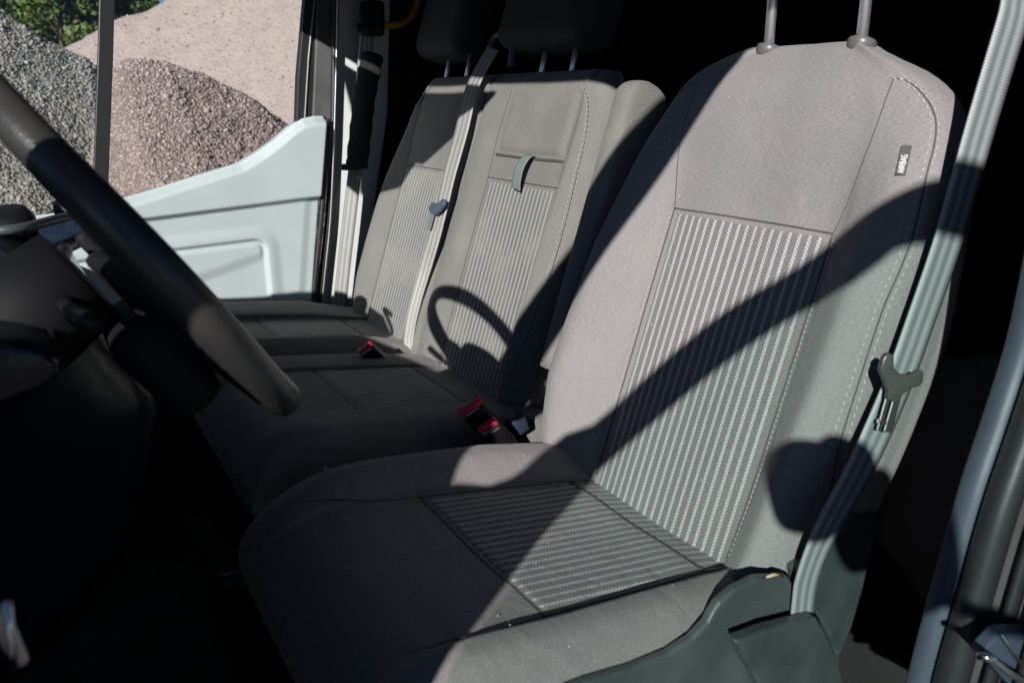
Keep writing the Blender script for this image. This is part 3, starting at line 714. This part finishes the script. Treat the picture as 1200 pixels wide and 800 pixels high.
# buckles
def buckle(name, lab, c, ax, up, sc_=1., red_w=.009):
    t = thing(name, lab, 'buckle', group='red-buttoned seat belt buckles')
    c = np.array(c, float); ax = np.array(ax, float)/np.linalg.norm(ax); up = np.array(up, float); up = up-ax*(up@ax); up /= np.linalg.norm(up); s = np.cross(up, ax)
    link('buckle_body', *obox_g(c, ax*.030*sc_, s*.0155*sc_, up*.010*sc_), M['black'], t, True, bevel=.004, seg=3)
    e = c+ax*.0305*sc_
    link('release_button', *obox_g(e-ax*.003+up*.0030*sc_, ax*.0085*sc_, s*.0145*sc_, up*.0052*sc_), M['red'], t, True, bevel=.0018, seg=3)
    link('tongue_slot', *obox_g(e+up*-.006*sc_-ax*.001, ax*.003*sc_, s*.011*sc_, up*.0016*sc_), M['steel'], t, False)
    link('buckle_stalk', *tube_g([c-ax*.028*sc_, c-ax*.075*sc_], .008*sc_, 8, flat=.4, up=s), M['black'], t); return t
yb1 = .335
LB = Rv*.80+Uv*.52-Fv*.1; LB /= np.linalg.norm(LB)
AB = -Rv*.25+Uv*.60-Fv*.75; AB = AB-LB*(AB@LB); AB /= np.linalg.norm(AB); UB = np.cross(AB, LB)
b1 = buckle('belt_buckle', 'red-buttoned buckle, left of the pair between driver seat and bench', Py(563, 490, yb1)-AB*.004, AB, UB, 1.2)
c1 = Py(563, 490, yb1)+AB*.034+UB*.003
for sg in (-1, 1): link('button_wing', *obox_g(c1+LB*sg*.0178+UB*.006, LB*.0035, AB*.004, UB*.009), M['red'], b1, True, bevel=.0015)
buckle('belt_buckle', 'red-buttoned buckle, right of the pair beside the driver cushion', Py(583, 511, yb1-.02)-AB*.004, AB, UB, 1.2)
buckle('belt_buckle', 'red-buttoned buckle standing between the two bench cushions', Py(440, 419, .80), AB, UB, 1.15)
o = link('buckle_sleeve', *obox_g(Py(606, 496, .36), (.014, .0, .005), (0, .016, 0), (-.006, 0, .016)), M['sleeve'], None, True, bevel=.006, seg=3)
tag(o, 'blue-grey plastic sleeve just behind the pair of red buckles', 'plastic sleeve')

# ---------------------------------------------------------------- far door
YD = 1.385
fd = thing('passenger_door', 'pale grey passenger door trim with sloping window sill', 'door')
topx = [(-60, 262), (60, 250), (120, 238), (170, 224), (230, 205), (280, 190), (305, 175), (325, 160), (341, 146), (352, 139), (366, 136), (379, 136)]
tp = np.array([Py(x, y, YD) for x, y in topx])
crx = np.array([Py(x, y, YD) for x, y in [(-60, 280), (60, 265), (192, 249), (287, 237), (350, 229), (382, 226)]])
x0, x1 = tp[0, 0], tp[-1, 0]
pk = {k: Py(*v, YD) for k, v in dict(a=(223, 288), b=(297, 279), c=(309, 288), d=(309, 358), w0=(240, 330), w1=(306, 306), lip0=(219, 284), lip1=(310, 272), edge=(357, 228)).items()}
nu, nv = 300, 260; v = []
zb = -.50
for j in range(nv):
    for i in range(nu):
        qz = tp[-1, 2]-(tp[-1, 2]-zb)*(j/(nv-1))**1.35; x1 = np.interp(qz, [-.5, .0, .5], [-.11, -.052, .027])
        x = x0+(x1-x0)*i/(nu-1); zt = np.interp(x, tp[:, 0], tp[:, 2]); q = j/(nv-1)
        z = zt-(zt-zb)*q**1.35
        zc = np.interp(x, crx[:, 0], crx[:, 2])
        h = .040
        dt = zt-z; h -= .030*(1-sm(0, .03, dt))**2                      # rolled top ledge
        h -= .016*sm(0, .016, zc-z)                                     # crease below the sill
        # pocket recess with rounded corner
        zp = pk['a'][2]+(pk['b'][2]-pk['a'][2])*(x-pk['a'][0])/(pk['b'][0]-pk['a'][0])
        xr = pk['c'][0]; ins = min(zp-z, xr-x); rc = .03
        ax_, az_ = xr-rc-x, zp-rc-z
        if ax_ < 0 and az_ < 0: ins = rc-math.hypot(ax_, az_)
        h += .005*sm(-.04, -.008, ins)*(1-sm(-.005, .008, ins)) - .006*sm(-.005, .008, ins)
        # angled wedge inside the pocket
        zw = pk['w0'][2]+(pk['w1'][2]-pk['w0'][2])*(x-pk['w0'][0])/(pk['w1'][0]-pk['w0'][0])
        if ins > 0: h += .014*sm(0, .035, z-zw)*sm(0, .02, ins)*.5
        h -= .005*sm(0, .03, x-(x1-.055))*sm(0, .02, zc-z)
        xe = x1-x; h -= .03*(1-sm(0, .014, xe))**2
        v.append((x, YD-h, z))
link('trim_panel', v, grid_f(nu, nv), M['door'], fd)
link('lower_pocket', *box_g((-1.05, 1.27, -.5), (-.25, 1.345, -.02)), M['matt'], fd, False, bevel=.02)
link('door_skin', *prism_g([np.array([*(p[:1]), YD+.02, p[2]-.006]) for p in tp]+[np.array([-.11, YD+.02, -.55]), np.array([-.11, YD+.02, -.5]), np.array([x0, YD+.02, -.55])], (0, .03, 0)), M['white'], fd, False)
seal = smooth_path([Py(x, y, YD-.015) for x, y in [(383, 140), (384, 155), (381, 200), (376, 260), (370, 320), (364, 380), (358, 440)]], 5)
link('door_edge_seal', *tube_g(seal, .0075, 10), M['rubber'], fd)
# window frame rear upright: black, with bright strips
def upr(name, p0, p1, y, wpx, m, parent, dep=.02, mid=None):
    pts = [p0]+(mid or [])+[p1]; a = [Py(x-wpx/2, yy, y) for x, yy in pts]; b = [Py(x+wpx/2, yy, y) for x, yy in pts]
    return link(name, *prism_g(a+b[::-1], (0, dep, 0)), m, parent, False, bevel=.002)
upr('window_frame', (369, -60), (356, 150), 1.405, 17, M['rubber'], fd, .03, [(366, 0), (358, 90)])
upr('bright_strip', (372, -60), (357, 150), 1.400, 2.6, M['steel'], fd, .004, [(369, 0), (362, 70)])
upr('window_divider', (127, -70), (116, 275), 1.40, 18, M['rubber'], fd, .02, [(124, 60)])
link('window_frame', *prism_g([Py(-80, -120, 1.40), Py(400, -120, 1.40), Py(400, -75, 1.40), Py(-80, -75, 1.40)], (0, .03, 0)), M['rubber'], fd, False)
gq = [Py(x, y, 1.415) for x, y in [(-80, -100), (362, -100), (350, 150), (100, 262), (-80, 275)]]
link('window_glass', *prism_g(gq, (0, .004, 0)), M['glass'], fd, False)
# far pillar: white painted, with seals
fp = thing('far_pillar', 'white painted door pillar between the far door and cargo area', 'pillar')
def strip(name, L, Rr, y, m, dep=.03, bev=.003):
    a = [Py(x, yy, y) for x, yy in L]; b = [Py(x, yy, y) for x, yy in Rr]
    return link(name, *prism_g(a+b[::-1], (0, dep, 0)), m, fp, False, bevel=bev)
strip('frame_seal', [(374, -60), (370, 60), (366, 150)], [(396, -60), (393, 60), (389, 130), (386, 170)], 1.395, M['jamb'], .03)
link('pillar_seal', *tube_g(smooth_path([Py(x, y, 1.385) for x, y in [(394, -60), (392, 40), (391, 120), (389, 180), (384, 260), (376, 330), (370, 390)]], 6), .0085, 10), M['rubber'], fp)
link('bright_strip', *tube_g(smooth_path([Py(x, y, 1.378) for x, y in [(397, -60), (395, 40), (393, 120), (391, 180), (387, 260), (380, 330), (374, 395)]], 6), .0042, 8), M['steel'], fp)
strip('painted_pillar', [(394, -60), (393, 60), (390, 180), (386, 260), (378, 340), (370, 420)], [(459, -60), (457, 40), (455, 130), (446, 200), (434, 280), (425, 340), (418, 420)], 1.40, M['white'], .035, .006)
strip('lower_pillar_trim', [(372, 375), (362, 440)], [(430, 375), (430, 470)], 1.385, M['black'], .02)

# ---------------------------------------------------------------- dashboard
da = thing('dashboard', 'dark plastic dashboard beyond the steering wheel catching blue sky', 'dashboard')
prof = [(-1.12, .44), (-1.0, .44), (-.86, .425), (-.74, .40), (-.665, .375), (-.640, .345), (-.645, .30), (-.68, .20), (-.72, .08), (-.80, -.08), (-1.0, -.2), (-1.12, -.2)]
prof = smooth_path([np.array(q) for q in prof], 4)
ys = np.linspace(-.40, 1.33, 60); v = []
for y in ys:
    bump = .0
    cs = sm(.22, .30, y)*(1-sm(.60, .68, y)); e = sm(-.40, -.33, y)
    for x, z in prof:
        dz = bump*sm(-1.1, -.9, x)*sm(.2, .4, z); dx = .10*cs*sm(.36, .18, z) if z < .36 else 0
        dx = .11*cs*(1-sm(.16, .36, z))
        dx -= (1-e)*.10+.20*sm(.74, .96, y)+(.13+.03*(1-sm(.27, .35, z)))*(1-sm(.14, .26, y))+.15*(1-sm(-.22, -.10, y))
        
        q = math.exp(-((x+.88)/.10)**2)
        dz2 = -.040*sm(.6, .9, y)*sm(.1, .4, z)+.125*q*math.exp(-((y-.48)/.21)**2)*sm(.3, .42, z)
        v.append((x+dx, y, z+dz+dz2-(1-e)*.02*(z > .3)))
k = len(prof); f = grid_f(k, len(ys)); 
f += [tuple(range(k)), tuple((len(ys)-1)*k+i for i in range(k))[::-1]]
link('dash_body', v, f, M['dash'], da)
hoodp = smooth_path([(-.86, -.17, .33), (-.86, -.15, .385), (-.86, -.08, .42), (-.86, 0, .43), (-.86, .08, .42), (-.86, .15, .385), (-.86, .17, .33)], 6)
link('instrument_hood', *tube_g(hoodp, .022, 12), M['dash'], da)
bn = [(-.97, .33), (-.96, .385), (-.85, .402), (-.74, .402), (-.690, .388), (-.676, .368), (-.690, .352), (-.75, .338), (-.79, .25), (-.90, .2)]
link('instrument_binnacle', *prism_g([(x, -.11, z) for x, z in bn], (0, .36, 0)), M['dash'], da, True, bevel=.018, seg=4)
link('instrument_lip', *tube_g(smooth_path([(-.70, -.105, .365), (-.684, -.07, .376), (-.680, .06, .380), (-.684, .20, .376), (-.70, .235, .365)], 5), .006, 10), M['black'], da)
link('dash_top_tray', *prism_g([Pz(-40, 262, .395), Pz(20, 264, .395), Pz(108, 246, .40), Pz(122, 262, .39), Pz(60, 290, .385), Pz(-40, 300, .385)], (0, 0, -.02)), M['dash'], da, False, bevel=.008, seg=3)
link('tray_rim', *tube_g(smooth_path([Pz(-30, 272, .41), Pz(22, 268, .412), Pz(70, 256, .412), Pz(116, 247, .408), Pz(126, 258, .40)], 5), .006, 10), M['plastic'], da)
link('air_vent', *lathe_g(Py(83, 240, .62), (-.2, -.3, 1), [(.022, -.03), (.026, -.004), (.023, .006), (.012, .009)], 20), M['plastic'], da)
link('air_vent', *lathe_g(Py(4, 258, .45), (-.2, -.3, 1), [(.032, -.03), (.036, -.004), (.03, .008), (.012, .012)], 20), M['black'], da)
# gear lever console
link('floor_mat', *prism_g([(-1.0, -.36, -.455), (-.30, -.36, -.455), (-.30, .30, -.455), (-1.0, .30, -.455)], (0, 0, .012)), M['carpet'], None, False, bevel=.004)
tag(bpy.data.objects['floor_mat'], 'dark ribbed floor mat in the driver footwell', 'floor mat')
hb = thing('handbrake', 'black handbrake lever low between driver seat and bench', 'handbrake')
link('lever', *tube_g(smooth_path([(-.30, .31, -.20), (-.36, .31, -.14), (-.46, .31, -.11), (-.53, .31, -.10)], 5), .013, 12), M['black'], hb)
link('lever_base', *prism_g([(-.42, .29, -.46), (-.22, .29, -.46), (-.26, .29, -.18), (-.34, .29, -.18)], (0, .04, 0)), M['black'], hb, False, bevel=.01)
pd = thing('pedal_box', 'dark foot pedals deep in the shaded driver footwell', 'pedals')
for yy in (-.12, .02, .15):
    link('pedal_arm', *tube_g(smooth_path([(-1.12, yy, -.05), (-1.08, yy, -.2), (-1.0, yy, -.32)], 4), .009, 8), M['steel'], pd)
    link('pedal_pad', *obox_g((-.99, yy, -.33), (.012, 0, .03), (0, .035, 0), (.006, 0, -.003)), M['rubber'], pd, False, bevel=.004)
link('tunnel_trim', *prism_g([Pz(205, 600, -.30), Pz(250, 600, -.30), Pz(300, 700, -.30), Pz(262, 690, -.30)], (0, 0, -.03)), M['matt'], da, False, bevel=.008)
ck = thing('door_check_strap', 'worn bright metal door check strap at the lower left edge', 'check strap')
link('strap_bar', *obox_g(Py(10, 745, -.42), (.0035, 0, .0), (.0, .0025, 0), (-.002, 0, .015)), M['steel'], ck, False, bevel=.003)
link('strap_pin', *tube_g([Py(8, 705, -.424), Py(16, 785, -.424)], .0018, 10), M['chrome'], ck)

# ---------------------------------------------------------------- steering wheel
sw = thing('steering_wheel', 'black leather steering wheel blurred in the left foreground', 'steering wheel')
WC = np.array([-.612, 0, .443]); wa = np.array([-.57, 0, .8216]); wn_ = np.array([.8216, 0, .57]); wy = np.array([0, 1., 0]); RW = .190
ringp = [WC+RW*(wa*math.cos(t)+wy*math.sin(t)) for t in np.linspace(0, 2*math.pi, 97)[:-1]]
rr = [.0158+.0012*math.cos(4*t) for t in np.linspace(0, 2*math.pi, 97)[:-1]]
link('rim', *tube_g(ringp, rr, 18, closed=True, up=wn_), M['leather'], sw)
sp_ = [WC+(RW-.0150)*(wa*math.cos(t)+wy*math.sin(t)) for t in np.linspace(0, 2*math.pi, 97)[:-1]]
link('rim_seam', *tube_g(sp_, .0016, 6, closed=True, up=wn_), M['seam'], sw)
hub = [WC-wn_*.03+wa*(a*.045-.028)+wy*b*.078 for a, b in [(math.cos(t)*(1-.12*math.cos(2*t)), math.sin(t)) for t in np.linspace(0, 2*math.pi, 33)[:-1]]]
link('hub', *prism_g(hub, wn_*.035), M['matt'], sw, True, bevel=.014, seg=4)
def spoke(ang, w0, w1, m, nm='spoke', lift=0., th=.016):
    d = wa*math.cos(ang)+wy*math.sin(ang); s = np.cross(wn_, d)
    a = WC-wn_*(.022-lift)+d*.055; b = WC-wn_*(.002-lift)+d*(RW-.006)
    return link(nm, *prism_g([a-s*w0, a+s*w0, b+s*w1, b-s*w1], -wn_*th), m, sw, True, bevel=.006, seg=3)
spoke(R_(90+8), .028, .018, M['matt']); spoke(R_(-90-8), .028, .018, M['matt'])
spoke(R_(180-24), .018, .013, M['matt']); spoke(R_(180+24), .018, .013, M['matt'])
spoke(R_(180-24), .009, .005, M['chrome'], 'bright_spoke_trim', .004, .006); spoke(R_(180+24), .009, .005, M['chrome'], 'bright_spoke_trim', .004, .006)
link('spoke_back', *obox_g(WC-wa*.095-wn_*.052, wa*.050, wy*.06, wn_*.026), M['matt'], sw, True, bevel=.020, seg=5)
link('column_shroud', *tube_g([WC-wn_*.05, WC-wn_*.10, WC-wn_*.2], [.045, .05, .05], 20), M['matt'], sw)
link('bright_spoke_trim', *tube_g([Py(176, 343, -.082), Py(205, 368, -.082), Py(238, 398, -.082)], [.0022, .0018, .0022], 8), M['chrome'], sw)
link('bright_spoke_trim', *prism_g([Py(240, 393, -.082), Py(262, 410, -.082), Py(256, 418, -.082), Py(243, 414, -.082)], (0, .006, 0)), M['chrome'], sw, False, bevel=.0015)
for sy in (-1, 1):
    link('column_stalk', *tube_g(smooth_path([WC-wn_*.07+wy*sy*.05, WC-wn_*.065+wy*sy*.11, WC-wn_*.055+wy*sy*.165], 4), [.006]*4+[.0075]*5, 10), M['black'], sw)

# ---------------------------------------------------------------- cargo area
cg = thing('equipment_bag', 'crumpled dark bag on the cargo floor behind the driver seat', 'bag')
def blob(c, r, seed, n=20):
    rg = np.random.default_rng(seed); ph = rg.uniform(0, 6, 12); v = []
    for j in range(n+1):
        a = math.pi*j/n
        for i in range(2*n):
            b = math.pi*i/n; k = 1+.10*math.sin(3*a+ph[0]+2*b)+.07*math.sin(5*b+ph[1])+.05*math.sin(9*a+ph[2]+4*b)+.03*math.sin(14*b+ph[3]+6*a)
            v.append((c[0]+r[0]*k*math.sin(a)*math.cos(b), c[1]+r[1]*k*math.sin(a)*math.sin(b), c[2]+r[2]*k*math.cos(a)))
    return v, grid_f(2*n, n+1, True)
link('bag_body', *blob((.62, -.18, -.05), (.22, .26, .22), 3), mat('bag_cloth', (.32, .26, .23), .9, bump=(20, .8, .01)), cg)
link('bag_strap', *tube_g(smooth_path([(.45, -.3, .10), (.55, -.25, .2), (.7, -.2, .2), (.8, -.15, .12)], 5), .012), M['black'], cg)
link('cargo_box', *box_g((.45, -.45, -.455), (.95, .15, -.24)), M['cargo'], None, False, bevel=.01)
tag(bpy.data.objects['cargo_box'], 'low dark crate under the crumpled bag behind the driver seat', 'crate')

# ---------------------------------------------------------------- outside: heaps and trees
def vnoise(x, y, seed):
    rg = np.random.default_rng(seed); T = rg.random((64, 64))
    xi = np.floor(x).astype(int); yi = np.floor(y).astype(int); fx = x-xi; fy = y-yi; fx = fx*fx*(3-2*fx); fy = fy*fy*(3-2*fy)
    g = lambda a, b: T[a % 64, b % 64]
    return (g(xi, yi)*(1-fx)+g(xi+1, yi)*fx)*(1-fy)+(g(xi, yi+1)*(1-fx)+g(xi+1, yi+1)*fx)*fy
def fbm(x, y, s, seed, o=5):
    r = 0; a = 1; t = 0
    for k in range(o): r = r+a*vnoise(x*s*2**k, y*s*2**k, seed+k); t += a; a *= .5
    return r/t-.5
def heap(name, lab, crest, slope, m, y0, y1, x0, x1, n, bumpk, seed, stones=None):
    """heap whose ridge follows crest [(x,z)] at y=yc and falls towards both sides"""
    cx = np.array([c[0] for c in crest]); cz = np.array([c[1] for c in crest]); yc = crest[0][2]
    xs = np.linspace(x0, x1, n[0]); ys = np.linspace(y0, y1, n[1]); X, Y = np.meshgrid(xs, ys)
    Z = np.interp(X, cx, cz); d = np.abs(Y-yc); Z = Z-(np.sqrt(d*d+.02)-.14)*slope
    Z = np.maximum(Z+fbm(X, Y, .8, seed)*bumpk*4+fbm(X, Y, 7, seed+9)*bumpk, gz-.02)
    v = np.stack([X, Y, Z], -1).reshape(-1, 3)
    o = link(name, v, grid_f(n[0], n[1]), m, None); o['kind'] = 'structure'
    return X, Y, Z
def stones(name, X, Y, Z, y_lo, y_hi, count, size, m, seed, sel=None):
    rg = np.random.default_rng(seed)
    ny, nx = X.shape
    xs, ys = X[0], Y[:, 0]
    px = rg.uniform(xs[0], xs[-1], count*3); py = rg.uniform(y_lo, y_hi, count*3)
    fi = (px-xs[0])/(xs[1]-xs[0]); fj = (py-ys[0])/(ys[1]-ys[0]); i = np.clip(fi.astype(int), 0, nx-2); j = np.clip(fj.astype(int), 0, ny-2)
    a, b = fi-i, fj-j
    pz = Z[j, i]*(1-a)*(1-b)+Z[j, i+1]*a*(1-b)+Z[j+1, i]*(1-a)*b+Z[j+1, i+1]*a*b
    p = np.stack([px, py, pz], 1); rel = p-CAM; dz = rel@Fv; u = 600+FPX*(rel@Rv)/dz; vv = 400-FPX*(rel@Uv)/dz
    ok = (pz > gz+.02) & (dz > 0) & (u > -60) & (u < 460) & (vv > -60) & (vv < 330)
    p = p[ok][:count]; N = len(p)
    base = np.array([(1,0,0),(-1,0,0),(0,1,0),(0,-1,0),(0,0,1),(0,0,-1)], float)
    fc = np.array([(0,2,4),(2,1,4),(1,3,4),(3,0,4),(2,0,5),(1,2,5),(3,1,5),(0,3,5)])
    s = size*rg.lognormal(0, .38, N)
    V = base[None]*rg.uniform(.6, 1.25, (N, 6, 1)); ang = rg.uniform(0, 6.28, (N, 3))
    for k, (q, r) in enumerate(((0, 1), (1, 2), (0, 2))):
        c, sn = np.cos(ang[:, k])[:, None], np.sin(ang[:, k])[:, None]; A, B = V[:, :, q].copy(), V[:, :, r].copy()
        V[:, :, q] = A*c-B*sn; V[:, :, r] = A*sn+B*c
    V = V*s[:, None, None]*np.array([1, 1, .8])+p[:, None]+np.array([0, 0, .1])*s[:, None, None]
    F = (fc[None]+6*np.arange(N)[:, None, None]).reshape(-1, 3)
    me = bpy.data.meshes.new(name); me.vertices.add(6*N); me.vertices.foreach_set('co', V.reshape(-1))
    me.loops.add(len(F)*3); me.loops.foreach_set('vertex_index', F.reshape(-1).astype(np.int32))
    me.polygons.add(len(F)); me.polygons.foreach_set('loop_start', np.arange(0, len(F)*3, 3, dtype=np.int32))
    me.update(calc_edges=True); me.validate()
    at = me.attributes.new('tone', 'FLOAT', 'POINT'); at.data.foreach_set('value', np.repeat(rg.random(N), 6))
    me.materials.append(m); o = bpy.data.objects.new(name, me); COL.objects.link(o); o['kind'] = 'stuff'
    return o
def stone_mat(name, c0, c1, c2):
    m = bpy.data.materials.new(name); m.use_nodes = True; n = m.node_tree.nodes; l = m.node_tree.links; b = n['Principled BSDF']
    a = n.new('ShaderNodeAttribute'); a.attribute_name = 'tone'; r = n.new('ShaderNodeValToRGB'); r.color_ramp.elements[0].color = (*c0, 1)
    r.color_ramp.elements[1].color = (*c2, 1); e = r.color_ramp.elements.new(.5); e.color = (*c1, 1)
    l.new(a.outputs['Fac'], r.inputs[0]); l.new(r.outputs[0], b.inputs['Base Color']); b.inputs['Roughness'].default_value = .85
    return m
def at(px, py, y): q = Py(px, py, y); return (q[0], q[2], y)
# dark heap, left
yA = 8.6; cr = [at(-200, -40, yA), at(0, 18, yA), at(40, 38, yA), at(75, 54, yA), at(100, 63, yA), at(118, 82, yA), at(135, 130, yA), at(160, 260, yA)]
m1 = mat('dark_gravel_bed', (.16, .155, .145), .95, bump=(40, 1, .03), var=(30, .4))
X, Y, Z = heap('dark_gravel_heap', '', cr, .85, m1, 4.5, 11.5, -3.5, 3.5, (220, 220), .06, 11)
stones('dark_gravel', X, Y, Z, 4.6, 9.0, 90000, .0115, stone_mat('dark_gravel_stone', (.18, .17, .152), (.28, .265, .238), (.38, .36, .328)), 5)
# brown heap, centre
yB = 6.6; cr = [at(20, 420, yB), at(80, 290, yB), at(104, 190, yB), at(116, 110, yB), at(125, 68, yB), at(142, 60, yB), at(190, 61, yB), at(240, 85, yB), at(300, 122, yB), at(335, 148, yB), at(420, 215, yB), at(620, 330, yB)]
m2 = mat('brown_gravel_bed', (.25, .19, .17), .95, bump=(40, 1, .03), var=(30, .4))
X, Y, Z = heap('brown_gravel_heap', '', cr, .85, m2, 3.0, 9.6, -3, 7, (260, 220), .06, 31)
stones('brown_gravel', X, Y, Z, 3.2, 7.0, 110000, .0098, stone_mat('brown_gravel_stone', (.21, .155, .145), (.33, .25, .235), (.45, .36, .34)), 6)
# big tan mound behind
yC = 30; cr = [at(-500, 200, yC), at(-100, 150, yC), at(85, 55, yC), at(190, 0, yC), at(300, -70, yC), at(420, -150, yC), at(700, -260, yC), at(1200, -300, yC)]
m3 = mat('tan_sand_mound', (.33, .258, .25), .95, bump=(9, 1, .06), var=(2.2, .25, (.37, .31, .275)))
X, Y, Z = heap('tan_sand_mound', '', cr, .75, m3, 8, 42, -9, 34, (240, 240), .10, 51)
stones('mound_grit', X, Y, Z, 11, 30, 30000, .026, stone_mat('mound_grit_stone', (.25, .195, .18), (.35, .28, .26), (.45, .385, .36)), 8)

# trees behind, upper left
bark = mat('tree_bark', (.10, .075, .05), .9, bump=(10, 1, .03))
leafm = []
for k, c in enumerate(((.05, .10, .025), (.10, .15, .035), (.035, .07, .02))):
    m = mat('foliage', c, .6, var=(1.5, .4)); leafm.append(m)
def tree(x, y, h, r, seed, m, lab):
    rg = np.random.default_rng(seed); t = thing('tree', lab, 'tree', group='trees behind the gravel heaps')
    tr = [np.array([x, y, gz]), np.array([x+.1, y, gz+h*.3]), np.array([x-.1, y+.1, gz+h*.6]), np.array([x, y, gz+h*.9])]
    mb = MB(); mb.add(*tube_g(smooth_path(tr, 4), list(np.linspace(.22, .05, 13)), 8))
    cl = []
    for k in range(26):
        th_ = rg.uniform(0, 6.28); hh = rg.uniform(.12, 1.0); rad = r*math.sin(math.pi*min(hh*.8+.15, 1))**.6*rg.uniform(.35, 1)
        c = np.array([x+rad*math.cos(th_), y+rad*math.sin(th_), gz+h*hh]); cl.append(c)
        mb.add(*tube_g([np.array([x, y, gz+h*hh*.7]), c], [.05, .015], 5))
    link('trunk', mb.v, mb.f, bark, t)
    n = 9000; ci = rg.integers(0, len(cl), n); P0 = np.array(cl)[ci]; off = rg.normal(0, 1, (n, 3)); off /= np.linalg.norm(off, axis=1)[:, None]; off *= (rg.random(n)**.4*.85)[:, None]
    P0 = P0+off*np.array([1, 1, .75])
    a = rg.normal(0, 1, (n, 3)); a /= np.linalg.norm(a, axis=1)[:, None]; b = np.cross(a, rg.normal(0, 1, (n, 3))); b /= np.linalg.norm(b, axis=1)[:, None]
    s = rg.uniform(.08, .16, n)[:, None]
    V = np.stack([P0-a*s, P0+b*s*.5, P0+a*s, P0-b*s*.5], 1).reshape(-1, 3); F = np.arange(4*n).reshape(-1, 4)
    link('crown', V, F, m, t, False)
q = Py(20, 0, 34)
labs = ['dark leafy tree at the far left edge behind the dark heap', 'bright green bushy tree above the gap between the heaps', 'mid green tree nearest the window divider bar', 'small yellow-green tree above the slope of the tan mound', 'tall dark tree between the leftmost and the bright bush', 'dark tree showing just right of the window divider', 'tallest dark tree far behind the middle of the tree row', 'tall tree beyond the far left edge of the tree row', 'far dark tree rising behind the crest of the tan mound']
for k, (px, y, h, r, mi) in enumerate(((-20, 40, 9, 3.0, 2), (75, 36, 6.6, 2.2, 1), (110, 39, 7.5, 2.2, 0), (165, 44, 8.6, 2.4, 1), (35, 45, 10, 3.2, 0), (140, 52, 11, 3.2, 2), (60, 58, 15, 4.2, 2), (-60, 55, 14, 4.2, 0), (190, 60, 15, 4.2, 2))):
    q = Py(px, 40, y); tree(q[0], y, h, r, 70+k, leafm[mi], labs[k])
